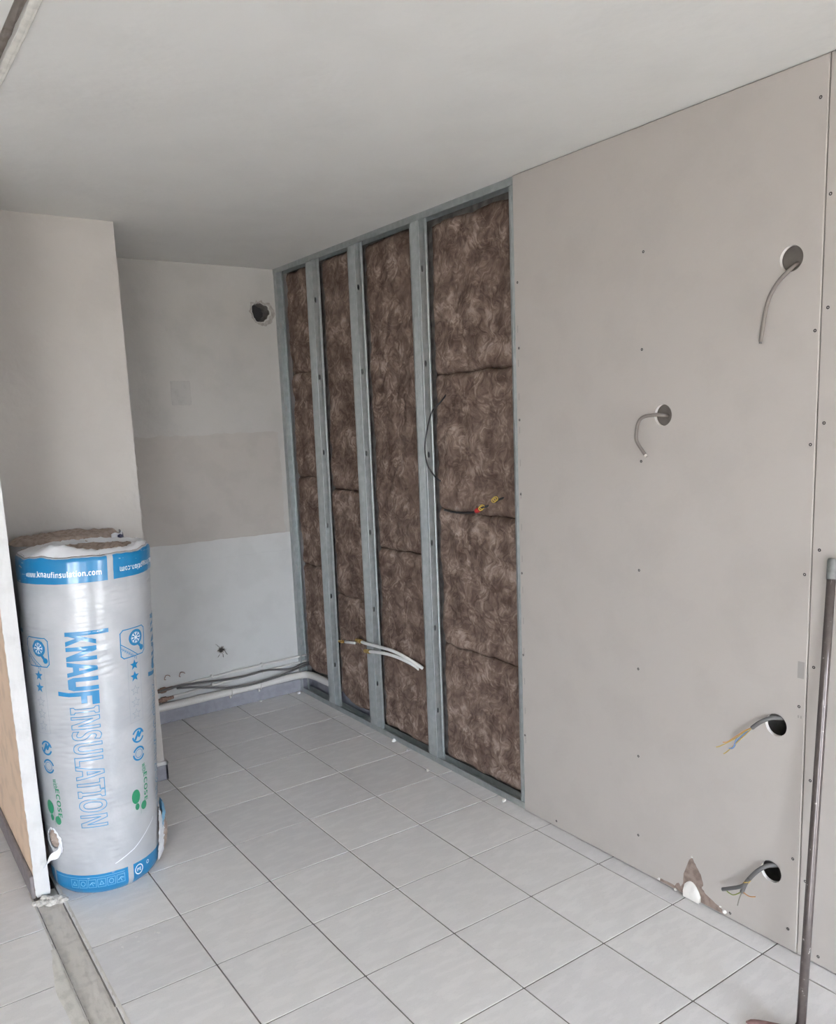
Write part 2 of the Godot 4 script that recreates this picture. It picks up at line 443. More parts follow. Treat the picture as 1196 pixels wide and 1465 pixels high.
	st = S(); bx(st, Vector3(XPL + 0.004, 0, -1.25), Vector3(XPR, H, ZP - 0.004), 0.002); commit(st, "partition_core", M.white, pt)
	st = S(true)          # painted tan face with a worn edge
	sheet(st, 40, 180, func(u, v):
		var z: float = lerp(-1.25, ZP - 0.002 + 0.004 * wn.get_noise_2d(v * 60, 1), u)
		return Vector3(XPL + 0.0008 * wn.get_noise_2d(z * 9, v * 20), v * H, z))
	commit(st, "tan_paint_face", M.tan, pt)
	st = S(true)          # rough plastered end
	sheet(st, 10, 220, func(u, v):
		var w: float = 0.003 * wn.get_noise_2d(v * 70, 5)
		return Vector3(lerp(XPL + w, XPR, u), lerp(0.012, H, v), ZP + 0.003 * sin(PI * u) + 0.0022 * wn.get_noise_2d(u * 5, v * 50)))
	commit(st, "plastered_end", M.white, pt)
	st = S(); bx(st, Vector3(XPL - 0.012, 0.0, -1.2), Vector3(XPL + 0.002, 0.085, ZP - 0.004), 0.004)
	meta(commit(st, "baseboard_partition", M.skirting2), "dark grey-mauve skirting at the foot of the tan partition face", "baseboard", "", "structure")
	# skirtings of the alcove
	st = S(); bx(st, Vector3(0.0, 0.0, ZB), Vector3(XM, 0.078, ZB + 0.010), 0.002)
	bx(st, Vector3(XM - 0.010, 0.0, ZB), Vector3(XM, 0.078, -0.2), 0.002)
	meta(commit(st, "baseboard_back", M.skirting), "bluish grey tile skirting along the alcove end wall", "baseboard", "", "structure")
	st = S(); bx(st, Vector3(-0.62, 0.0, ZC), Vector3(0.006, 0.072, ZC + 0.012), 0.002); bx(st, Vector3(-0.006, 0, ZB), Vector3(0.006, 0.072, ZC + 0.012), 0.002)
	var bl = meta(commit(st, "baseboard_left", M.skirting), "short grey skirting with white top edge around the wall return corner", "baseboard", "", "structure")
	st = S(); bx(st, Vector3(-0.62, 0.072, ZC), Vector3(0.008, 0.092, ZC + 0.014), 0.003); bx(st, Vector3(-0.006, 0.072, ZB), Vector3(0.008, 0.092, ZC + 0.014), 0.003)
	commit(st, "white_cap", M.white, bl)
	# walls out of view that close the two rooms, and the glazed doors that light them
	wall_box("wall_far_left", Vector3(XL - 0.2, -0.1, -1.4), Vector3(XL, H + 0.1, ZR + 0.2), M.paint, "white side wall of the adjoining room")
	var wins := [[-4.4, -2.5, 0.06, 2.25], [-0.15, 0.95, 0.06, 2.2]]
	st = S()
	var xs := [XL, -4.4, -2.5, -0.15, 0.95, XM]
	for i in 3: bx(st, Vector3(xs[i * 2], -0.1, ZR), Vector3(xs[i * 2 + 1], H + 0.1, ZR + 0.2))
	for w in wins:
		bx(st, Vector3(w[0], -0.1, ZR), Vector3(w[1], w[2], ZR + 0.2)); bx(st, Vector3(w[0], w[3], ZR), Vector3(w[1], H + 0.1, ZR + 0.2))
	meta(commit(st, "wall_front", M.paint), "white wall with window and glazed door behind the viewer", "wall", "", "structure")
	for i in 2:
		var w = wins[i]
		var wr = root("window_%d" % (i + 1), ["white framed glazed door of the adjoining room behind the viewer", "white framed glazed terrace door behind the viewer"][i], "window", Vector3.ZERO, "", "structure")
		st = S()
		for x in [w[0] + 0.03, (w[0] + w[1]) / 2, w[1] - 0.03]: bx(st, Vector3(x - 0.03, w[2], ZR + 0.06), Vector3(x + 0.03, w[3], ZR + 0.12), 0.006)
		for y in [w[2] + 0.03, w[3] - 0.03]: bx(st, Vector3(w[0], y - 0.03, ZR + 0.062), Vector3(w[1], y + 0.03, ZR + 0.118), 0.006)
		commit(st, "window_frame", M.window, wr)
	st = S(); bx(st, Vector3(-8, -0.25, ZR + 0.2), Vector3(6, -0.05, 16)); meta(commit(st, "terrace", M.terrace), "pale concrete terrace outside the glazed door", "terrace", "", "structure")
func paint_patch(parent, x0, x1, y0, y1, m, lift, rag):
	var st := S(true)
	sheet(st, 60, 60, func(u, v):
		var x: float = lerp(x0, x1, u); var y: float = lerp(y0, y1, v)
		var eu: float = rag * wn.get_noise_2d(u * 3 + x0 * 9, v * 9); var ev: float = rag * wn.get_noise_2d(u * 9, v * 3 + y0 * 9)
		var edge: float = min(min(u, 1.0 - u), min(v, 1.0 - v))
		if x0 < 0.1: eu = 0.0
		return Vector3(clamp(x + eu, -0.02, XM), y + ev, ZB + (lift if edge > 0.0 else -0.001)))
	commit(st, "paint_patch", m, parent)

# ------------------------------------------------------------------ floor
func floor_tiles():
	var fl = root("floor", "pale grey stoneware floor tiles laid in a square grid", "floor", Vector3.ZERO, "", "structure")
	var st := S()
	bx(st, Vector3(-0.630, -0.12, -1.2), Vector3(XM, -0.0030, 6.2))
	bx(st, Vector3(-4.8, -0.12, -1.4), Vector3(-0.706, -0.0030, 6.2))
	bx(st, Vector3(-0.71, -0.12, -1.2), Vector3(-0.62, -0.03, 6.2))
	commit(st, "grout_bed", M.grout, fl)
	var full := tile_mesh(TILE - 0.005, TILE - 0.005)
	var j := -3
	while j < 18:
		for i in range(-2, 4):
			var x0 := i * TILE; var x1 := x0 + TILE; var z0 := j * TILE; var z1 := z0 + TILE
			if i == -2: x0 = -0.630
			if i == 3: x1 = XM - 0.012 if z0 < 1.0 else XB + 0.01
			if z0 < ZB: z0 = ZB
			if z1 <= ZB: continue
			var m: Mesh = full
			if i == -2 or i == 3 or z0 == ZB: m = tile_mesh(x1 - x0 - 0.005, z1 - z0 - 0.005)
			var o := inst(m, "tile", M.tiles[rng.randi() % 6], fl, Vector3((x0 + x1) / 2, -0.0005 * rng.randf(), (z0 + z1) / 2))
			o.rotation.y = 0.0
			if m == full and rng.randf() < 0.5: o.rotation.y = PI
		j += 1
	# the adjoining room's tiles
	for jj in range(-4, 19):
		for i in 3:
			var x1 := -0.707 - i * TILE + (0.0); var z0 := jj * TILE + 0.12
			if z0 > 5.9: continue
			inst(full, "tile", M.tiles[rng.randi() % 6], fl, Vector3(x1 - TILE / 2, -0.0005 * rng.randf(), z0 + TILE / 2))
	st = S(); bx(st, Vector3(-4.6, -0.01, -1.2), Vector3(-0.709 - 3 * TILE, 0.0, 6.0)); commit(st, "far_tiles", M.tiles[0], fl)
	# concrete channel left by the partition
	var ch = root("trim_2", "bare grey concrete channel in the floor where the partition stood", "floor channel", Vector3.ZERO, "", "structure")
	st = S(true)
	sheet(st, 22, 300, func(u, v):
		var z: float = lerp(6.0, ZP - 0.06, v); var x: float = lerp(-0.716, -0.616, u)
		var e: float = min(u, 1.0 - u)
		var ragged: float = 0.010 * wn.get_noise_2d(z * 22, u * 4 + 3)
		var y: float = -0.012 + 0.004 * wn.get_noise_2d(x * 40, z * 12) + 0.0025 * wn.get_noise_2d(x * 160, z * 160)
		var lim := 0.13 if u > 0.5 else 0.11
		var tt: float = clamp((lim + ragged * 6.0 - e) / 0.06, 0.0, 1.0)
		y = lerp(y, 0.0012 + 0.002 * wn.get_noise_2d(z * 60, u * 30), tt * tt * (3 - 2 * tt))
		return Vector3(x, y, z))
	commit(st, "rough_concrete", M.concrete, ch)
	st = S(true)
	sheet(st, 6, 140, func(u, v):
		var z: float = lerp(6.0, 0.92, v)
		var wid: float = 0.044 + 0.008 * wn.get_noise_2d(z * 9, 7) - 0.03 * clamp((1.1 - z) / 0.18, 0.0, 1.0)
		return Vector3(-0.708 - wid * (1.0 - u), 0.0014 - (0.003 if u == 0.0 or u == 1.0 else 0.0) + 0.0006 * wn.get_noise_2d(u * 20, z * 40), z))
	commit(st, "cream_mortar_edge", M.cream, ch)
	# broken plaster at the foot of the partition
	for k in 26:
		var a := rng.randf(); var sz := rng.randf_range(0.006, 0.019)
		chunk(Vector3(lerp(-0.715, -0.622, a), -0.004 + 0.005 * rng.randf(), ZP + 0.004 + rng.randf() * 0.045 + 0.02 * a), sz, M.rubble if rng.randf() < 0.75 else M.concrete, ch, "plaster_lump")
func tile_mesh(w: float, d: float) -> Mesh:
	var st := S(); bx(st, Vector3(-w / 2, -0.010, -d / 2), Vector3(w / 2, 0.0, d / 2), 0.0009); st.generate_normals()
	return st.commit()
func chunk(at: Vector3, r: float, m, parent, n: String) -> MeshInstance3D:
	var st := S(); var P := []
	var sq := rng.randf_range(0.5, 0.9); var off := rng.randf() * 50
	var g := func(u, v):
		var th: float = v * PI; var ph: float = -u * TAU
		var d := Vector3(sin(th) * cos(ph), -cos(th), sin(th) * sin(ph))
		return d * r * (1.0 + 0.45 * wn.get_noise_3d(d.x * 1.6 + off, d.y * 1.6, d.z * 1.6)) * Vector3(1, sq, 1)
	sheet(st, 8, 5, g)
	var o := commit(st, n, m, parent)
	o.position = at; o.rotation.y = rng.randf() * TAU
	return o

# ------------------------------------------------------------------ metal lining
func strip_profile(st: SurfaceTool, p: Array, y0: float, y1: float, th := 0.0007):      # p: Vector2(x, z) path, extruded along y, both sides
	var L := []; var R := []
	for i in p.size():
		var n := Vector2.ZERO
		if i > 0:
			var d: Vector2 = (p[i] - p[i - 1]).normalized(); n += Vector2(-d.y, d.x)
		if i < p.size() - 1:
			var d: Vector2 = (p[i + 1] - p[i]).normalized(); n += Vector2(-d.y, d.x)
		n = n.normalized()
		L.append(p[i] + n * th); R.append(p[i] - n * th)
	var V := func(q: Vector2, y: float): return Vector3(q.x, y, q.y)
	for i in p.size() - 1:
		quad(st, V.call(L[i], y0), V.call(L[i], y1), V.call(L[i + 1], y1), V.call(L[i + 1], y0))
		quad(st, V.call(R[i], y0), V.call(R[i + 1], y0), V.call(R[i + 1], y1), V.call(R[i], y1))
		quad(st, V.call(L[i], y1), V.call(R[i], y1), V.call(R[i + 1], y1), V.call(L[i + 1], y1))
		quad(st, V.call(L[i], y0), V.call(L[i + 1], y0), V.call(R[i + 1], y0), V.call(R[i], y0))
	quad(st, V.call(L[0], y0), V.call(R[0], y0), V.call(R[0], y1), V.call(L[0], y1))
	quad(st, V.call(L[-1], y0), V.call(L[-1], y1), V.call(R[-1], y1), V.call(R[-1], y0))
func c_profile(parent, dir: float):       # web on z = 0, flanges towards dir; x from 0 (room side) to 0.046
	var st := S(); var D := 0.046; var w := 0.034 * dir; var lip := 0.007
	var z0 := 0.0008 * dir
	strip_profile(st, [Vector2(lip, w), Vector2(0, w), Vector2(0, w * 0.70), Vector2(0.0014, w * 0.64), Vector2(0, w * 0.58), Vector2(0, w * 0.40), Vector2(0.0014, w * 0.34), Vector2(0, w * 0.28), Vector2(0, z0)], 0.004, H - 0.004)
	strip_profile(st, [Vector2(D, z0), Vector2(D, w), Vector2(D - lip, w)], 0.004, H - 0.004)
	var hs := []
	for k in 5: hs.append({"s": D * 0.5, "t": 0.30 + k * 0.47, "a": 0.021, "r": func(a): return 1.0 / sqrt(pow(cos(a) / 0.009, 2) + pow(sin(a) / 0.019, 2))})
	holed(st, null, 0.0, D, 0.004, H - 0.004, 0.0009, hs, func(s, t, d): return Vector3(s, t, z0 - d * 1.0), true)
	commit(st, "steel_profile", M.steel, parent)
func broad_profile(parent):               # 68 mm flange to the room, slotted web on the side towards the viewer
	var st := S(); var D := 0.046; var w := 0.034; var r := 0.0016
	var path := [Vector2(0.008, -w), Vector2(0, -w)]
	for g in [-0.62, -0.30, 0.02, 0.34, 0.62]:
		path.append(Vector2(0, w * (g - 0.05))); path.append(Vector2(0.0016, w * g)); path.append(Vector2(0, w * (g + 0.05)))
	for k in 4:
		var a := PI / 2 * k / 3.0
		path.append(Vector2(r - r * cos(a), w - r + r * sin(a)))
	strip_profile(st, path, 0.004, H - 0.004)
	strip_profile(st, [Vector2(D, w), Vector2(D, -w), Vector2(D - 0.008, -w)], 0.004, H - 0.004)
	var hs := []
	for k in 6: hs.append({"s": 0.0125, "t": 0.26 + k * 0.40, "a": 0.010, "b": 0.022, "r": func(a): return 0.0062})
	var web := func(s, t, d):
		var groove: float = 0.0016 if s > 0.026 and s < 0.037 else 0.0
		return Vector3(s, t, w + 0.0007 - d - groove)
	holed(st, null, r, 0.0245, 0.004, H - 0.004, 0.0013, hs, web, true)
	for q in [[0.0245, 0.0265], [0.0265, 0.0365], [0.0365, 0.0385], [0.0385, D]]: rect(st, q[0], q[1], 0.004, H - 0.004, 0.0013, web, true)
	commit(st, "steel_profile", M.steel, parent)
func screw_head(parent, at: Vector3, r := 0.0035):
	var st := S(true); lathe(st, at, Vector3.LEFT, [[-0.001, r], [0.0008, r], [0.0016, r * 0.6], [0.0012, 0.0]], 10)
	commit(st, "screw", M.screw, parent)
func lining():
	var data := [
		[-0.852, -0.890, 0.0, "single", "slim grey steel stud in the corner against the alcove end wall"],
		[-0.485, 0, 0.0094, "double", "broad steel stud next to the corner bay, above the bend of the drain pipe"],
		[-0.0285, 0, 0.0024, "double", "broad steel stud crossed by the white water pipes"],
		[0.5085, 0, 0.0026, "double", "broad steel stud with the black cable loop"],
		[1.172, 0, 0.0, "double", "steel stud half covered by the edge of the plasterboard"]]
	for d in data:
		var r = root("metal_stud", d[4], "metal stud", Vector3(XS, 0, d[0] if d[3] == "double" else -0.888), "vertical steel studs of the lining")
		r.rotation.x = d[2]
		if d[3] == "double" and d[0] < 1.1: broad_profile(r)
		else: c_profile(r, 1.0)
		if d[0] > 1.1: c_profile(r, -1.0)
		if d[0] < 1.1 and d[3] == "double":
			screw_head(r, Vector3(-0.0008, H - 0.016, 0.0)); screw_head(r, Vector3(-0.0008, 0.018, -0.012))
			if d[0] > 0.4: screw_head(r, Vector3(-0.0008, 0.018, 0.022))
	# tracks
	for top in [true, false]:
		var t = root("metal_track", "galvanised steel track running along the ceiling above the studs" if top else "galvanised steel track on the floor under the studs", "metal track")
		var st := S()
		var y0 := H - 0.0005 if top else 0.0005
		var sg := -1.0 if top else 1.0
		var a := []; var x0 := XS - 0.0016; var x1 := XS + 0.0485
		var path := [[x0, 0.028], [x0, 0.0], [x1, 0.0], [x1, 0.028]]
		for k in 3:
			var p = path[k]; var q = path[k + 1]
			var A := Vector3(p[0], y0 + sg * p[1], -0.888); var B := Vector3(q[0], y0 + sg * q[1], -0.888)
			var tk := Vector3(0.0007, 0, 0) if k != 1 else Vector3(0, 0.0007, 0)
			var lo := Vector3(min(A.x, B.x), min(A.y, B.y), -0.888) - tk; var hi := Vector3(max(A.x, B.x), max(A.y, B.y), 2.38) + tk
			bx(st, lo, hi)
		commit(st, "steel_channel", M.steel, t)

# ------------------------------------------------------------------ mineral wool
func batt(label: String, zb0: float, zb1: float, zt0: float, zt1: float, y0: float, y1: float, bulge: float, sd: float, sag := 0.0):
	var r = root("insulation_batt", label, "insulation", Vector3.ZERO, "brown mineral wool batts between the studs")
	var st := S(true)
	var nu := int(max(20.0, (zb1 - zb0) / 0.010)); var nv := int((y1 - y0) / 0.010)
	var face := func(u: float, v: float):
		var y: float = lerp(y0, y1, v)
		var k := y / H
		var za: float = lerp(zb0, zt0, k); var zz: float = lerp(zb1, zt1, k)
		var z: float = lerp(za, zz, u)
		var eu: float = min(u, 1.0 - u) * (zb1 - zb0); var ev: float = min(v, 1.0 - v) * (y1 - y0)
		var ed: float = 1.0 - pow(1.0 - clamp(eu / 0.05, 0.0, 1.0), 2.0)
		var edv: float = 1.0 - pow(1.0 - clamp((ev + 0.006 * wn.get_noise_2d(z * 9, sd)) / 0.022, 0.0, 1.0), 2.0)
		var x: float = 1.124 - bulge * ed + 0.026 * (1.0 - ed) + 0.016 * (1.0 - edv)
		x -= 0.013 * wn.get_noise_3d(z * 6 + sd, y * 5, 0) + 0.006 * wn.get_noise_3d(z * 22, y * 14 + sd, 3) + 0.0025 * wn.get_noise_3d(z * 70 + sd, y * 45, 5)
		var yy: float = y + 0.010 * wn.get_noise_2d(z * 5, y * 1.3)
		if sag != 0.0: yy += sag * (1.0 - v) * pow(abs(u - 0.55) * 2.0, 2.0)
		return Vector3(min(x, XM - 0.012), yy, z)
	sheet(st, nu, nv, face)
	# the rest of the slab, back to the masonry
	var ring := []
	for i in nu + 1: ring.append(face.call(float(i) / nu, 0.0))
	for j in range(1, nv + 1): ring.append(face.call(1.0, float(j) / nv))
	for i in range(nu - 1, -1, -1): ring.append(face.call(float(i) / nu, 1.0))
	for j in range(nv - 1, 0, -1): ring.append(face.call(0.0, float(j) / nv))
	for i in ring.size():
		var a: Vector3 = ring[i]; var b: Vector3 = ring[(i + 1) % ring.size()]
		quad(st, Vector3(XM - 0.002, a.y, a.z), Vector3(XM - 0.002, b.y, b.z), b, a)
	commit(st, "wool_slab", M.wool, r)
	# loose fibre wisps standing off the face
	st = S(true)
	var count := int((y1 - y0) * (zb1 - zb0) * 70.0)
	for i in count:
		var u := rng.randf_range(0.1, 0.9); var v := rng.randf_range(0.06, 0.94)
		var p: Vector3 = face.call(u, v)
		var a := rng.randf_range(-0.9, 0.9) + PI / 2
		var path := []
		var c := rng.randf_range(-9.0, 9.0)
		var step := rng.randf_range(0.004, 0.009)
		for k in 6:
			path.append(p + Vector3(-0.001 - 0.0035 * sin(PI * k / 5.0), 0, 0))
			p += Vector3(0, sin(a), cos(a)) * step; a += c * step * 4.0
		tube(st, path, rng.randf_range(0.0003, 0.0006), 4)
	var ws := commit(st, "fibre_wisps", M.wool_wisp, r); ws.set_meta("kind", "stuff")
	return r
func insulation():
	M.wool_wisp = mat(rgb(164, 142, 128), 1.0)
	var g := 0.004
	# bay edges [bottom z0, z1, top z0, z1]
	var b1 := [-0.852, -0.521, -0.852, -0.499]
	var b2 := [-0.449, -0.064, -0.426, -0.058]
	var b3 := [0.007, 0.473, 0.013, 0.479]
	var b4 := [0.544, 1.136, 0.550, 1.136]
	batt("top brown wool batt in the narrow corner bay", b1[0], b1[1], b1[2], b1[3], 1.905, 2.455, 0.006, 1.0)
	batt("second brown wool batt from the ceiling in the corner bay", b1[0], b1[1], b1[2], b1[3], 1.317, 1.903, 0.008, 2.0)
	batt("third brown wool batt from the ceiling in the corner bay", b1[0], b1[1], b1[2], b1[3], 0.797, 1.315, 0.012, 3.0)
	batt("lowest brown wool batt in the corner bay, ending above the drain pipe", b1[0], b1[1], b1[2], b1[3], 0.150, 0.795, 0.014, 4.0)
	batt("tall upper brown wool batt in the second bay from the corner", b2[0], b2[1], b2[2], b2[3], 1.259, 2.455, 0.008, 5.0)
	batt("middle brown wool batt in the second bay from the corner", b2[0], b2[1], b2[2], b2[3], 0.678, 1.257, 0.018, 6.0)
	batt("lowest brown wool batt behind the short water pipe, rounded at its foot", b2[0], b2[1], b2[2], b2[3], 0.055, 0.676, 0.018, 7.0, 0.05)
	batt("tall upper brown wool batt in the third bay from the corner", b3[0], b3[1], b3[2], b3[3], 0.982, 2.455, 0.008, 8.0)
	batt("brown wool batt right above the white water pipes", b3[0], b3[1], b3[2], b3[3], 0.437, 0.980, 0.012, 9.0)
	batt("lowest brown wool batt below the white water pipes", b3[0], b3[1], b3[2], b3[3], 0.035, 0.435, 0.014, 10.0)
	batt("top brown wool batt of the wide bay beside the plasterboard", b4[0], b4[1], b4[2], b4[3], 1.810, 2.440, 0.006, 11.0)
	batt("light brown wool batt above the red wire connector in the wide bay", b4[0], b4[1], b4[2], b4[3], 1.212, 1.808, 0.012, 12.0)
	batt("brown wool batt below the red wire connector in the wide bay", b4[0], b4[1], b4[2], b4[3], 0.587, 1.210, 0.012, 13.0)
	batt("lowest brown wool batt of the wide bay beside the plasterboard", b4[0], b4[1], b4[2], b4[3], 0.030, 0.585, 0.010, 14.0)

func hidden_batt(label: String, y: float, z: float):
	var r = root("insulation_batt", label, "insulation", Vector3.ZERO, "brown mineral wool batts between the studs")
	var st := S(true)
	sheet(st, 36, 36, func(u, v):
		var a: float = u * 2.0 - 1.0; var b: float = v * 2.0 - 1.0
		var e: float = max(abs(a), abs(b))
		return Vector3(1.0785 + 0.07 * pow(max(0.0, e - 0.55) / 0.45, 2.0) + 0.002 * wn.get_noise_2d(u * 9 + y, v * 9), y + b * 0.20, z + a * 0.20))
	commit(st, "wool_slab", M.lining_fleece, r)
# ------------------------------------------------------------------ plasterboard
func boards():
	M.lining_fleece = plain(rgb(114, 108, 102), 0.05, 1.0, 63, 4.0)
	hidden_batt("grey-brown wool seen through the highest round hole", 2.005, 2.287)
	hidden_batt("grey-brown wool seen through the middle round hole", 1.602, 1.866)
	var holes := []
	for h in [[2.287, 2.005], [1.866, 1.602], [2.286, 0.694], [2.285, 0.228]]:
		holes.append({"s": h[0], "t": h[1], "a": 0.046, "r": func(a): return 0.034})
	var sc1 := [[2.111, 1.784], [1.812, 1.78], [1.455, 1.779], [1.091, 1.772], [0.747, 1.77], [0.432, 1.772], [0.137, 1.773], [2.386, 2.353], [1.81, 2.361], [1.511, 2.36], [1.153, 2.357], [0.769, 2.355], [0.299, 2.353], [2.106, 1.191], [1.868, 1.192], [1.601, 1.188], [1.317, 1.187], [1.005, 1.184], [0.671, 1.183], [0.333, 1.184], [0.022, 2.148], [0.069, 2.346], [0.028, 1.36]]
	var sc2 := [[0.03, 2.442], [2.146, 2.389], [1.865, 2.394], [1.568, 2.396], [1.226, 2.397], [0.894, 2.394], [0.559, 2.397], [0.246, 2.394]]
	var p1 = one_board("large grey plasterboard sheet with four cable holes beside the open studs", 1.1724, 2.3740, holes, sc1)
	one_board("grey plasterboard sheet at the edge of the view, behind the brown pole", 2.3765, 3.588, [], sc2)
	# stamped marks along the factory edge
	for k in [[0.853, 0.902, 2.347, 2.367], [0.735, 0.743, 2.352, 2.356], [0.735, 0.743, 2.360, 2.364]]:
		var st := S(); bx(st, Vector3(XB - 0.0003, k[0], k[2]), Vector3(XB + 0.001, k[1], k[3])); commit(st, "printed_mark", M.board_print, p1)
	for k in 14:
		var st := S(); bx(st, Vector3(XB - 0.0003, 0.30 + k * 0.125, 1.186), Vector3(XB + 0.001, 0.306 + k * 0.125 + 0.02, 1.189)); commit(st, "printed_mark", M.board_print, p1)
	# paper torn off along the foot: raw brown liner and crumbs
	torn(p1, [[0.002, 1.862], [0.002, 1.935], [0.002, 2.127], [0.022, 2.117], [0.034, 2.085], [0.045, 2.056], [0.060, 2.040], [0.072, 2.046], [0.104, 2.036], [0.125, 2.018], [0.150, 2.001], [0.138, 1.990], [0.078, 1.968], [0.040, 1.966], [0.026, 1.957], [0.036, 1.948], [0.030, 1.940], [0.016, 1.932], [0.018, 1.900], [0.016, 1.873]])
	for q in [[0.152, 2.001, 0.004], [0.012, 1.866, 0.006], [0.006, 1.937, 0.006], [0.018, 2.128, 0.007], [0.028, 2.113, 0.004]]:
		chunk(Vector3(XB - 0.001, q[0], q[1]), q[2], M.gypsum, p1, "torn_paper_curl")
func one_board(label: String, z0: float, z1: float, holes: Array, screws: Array):
	var r = root("plasterboard_sheet", label, "plasterboard", Vector3.ZERO, "grey plasterboard sheets on the lining")
	var st := S(); var e := S()
	var fn := func(s, t, d): return Vector3(XB + d, t, s)
	var c := 0.003; var y0 := 0.003; var y1 := H - 0.002
	holed(st, null, z0 + c, z1 - c, y0 + c, y1 - c, 0.0125, holes, fn)
	var I := [[z0 + c, y0 + c], [z1 - c, y0 + c], [z1 - c, y1 - c], [z0 + c, y1 - c]]; var O := [[z0, y0], [z1, y0], [z1, y1], [z0, y1]]
	for k in 4:
		var n := (k + 1) % 4
		quad(st, Vector3(XB + c * 0.7, O[k][1], O[k][0]), Vector3(XB + c * 0.7, O[n][1], O[n][0]), Vector3(XB, I[n][1], I[n][0]), Vector3(XB, I[k][1], I[k][0]))
		quad(st, Vector3(XB + 0.0125, O[k][1], O[k][0]), Vector3(XB + 0.0125, O[n][1], O[n][0]), Vector3(XB + c * 0.7, O[n][1], O[n][0]), Vector3(XB + c * 0.7, O[k][1], O[k][0]))
	commit(st, "board", M.board, r)
	for h in holes:
		e = S(true)
		sheet(e, 40, 2, func(u, v): return Vector3(XB + 0.0125 * (1.0 - v), h.t + 0.034 * sin(TAU * u), h.s + 0.034 * cos(TAU * u)))
		meta(commit(e, "cut_rim", M.gypsum, r), "white gypsum rim of the cut hole")
	var s := S(true); lathe(s, Vector3.ZERO, Vector3.LEFT, [[-0.002, 0.0046], [0.0004, 0.0046], [0.0005, 0.003], [-0.0006, 0.0]], 12); s.generate_normals()
	var ms := s.commit()
	for q in screws: inst(ms, "screw", M.screw, r, Vector3(XB, q[0], q[1]))
	return r
func torn(parent, pts: Array):
	var p := PackedVector2Array()
	for i in pts.size():
		var a := Vector2(pts[i][1], pts[i][0]); var b := Vector2(pts[(i + 1) % pts.size()][1], pts[(i + 1) % pts.size()][0])
		for k in 4:
			var q := a.lerp(b, k / 4.0)
			if q.y > 0.004 and k > 0: q += Vector2(0.003 * wn.get_noise_2d(q.x * 300, q.y * 300), 0.003 * wn.get_noise_2d(q.x * 300 + 40, q.y * 300))
			q.y = max(q.y, 0.007)
			p.append(q)
	var ix := Geometry2D.triangulate_polygon(p)
	var st := S()
	for k in range(0, ix.size(), 3):
		var q := []
		for m in 3: q.append(Vector3(XB - 0.0007, p[ix[k + m]].y, p[ix[k + m]].x))
		var nn: Vector3 = (q[1] - q[0]).cross(q[2] - q[0])
		if nn.x < 0: tri(st, q[0], q[1], q[2])
		else: tri(st, q[0], q[2], q[1])
	for i in p.size():
		var a := p[i]; var b := p[(i + 1) % p.size()]
		quad(st, Vector3(XB - 0.0007, a.y, a.x), Vector3(XB - 0.0007, b.y, b.x), Vector3(XB + 0.0005, b.y, b.x), Vector3(XB + 0.0005, a.y, a.x))
	commit(st, "torn_patch", M.torn, parent)

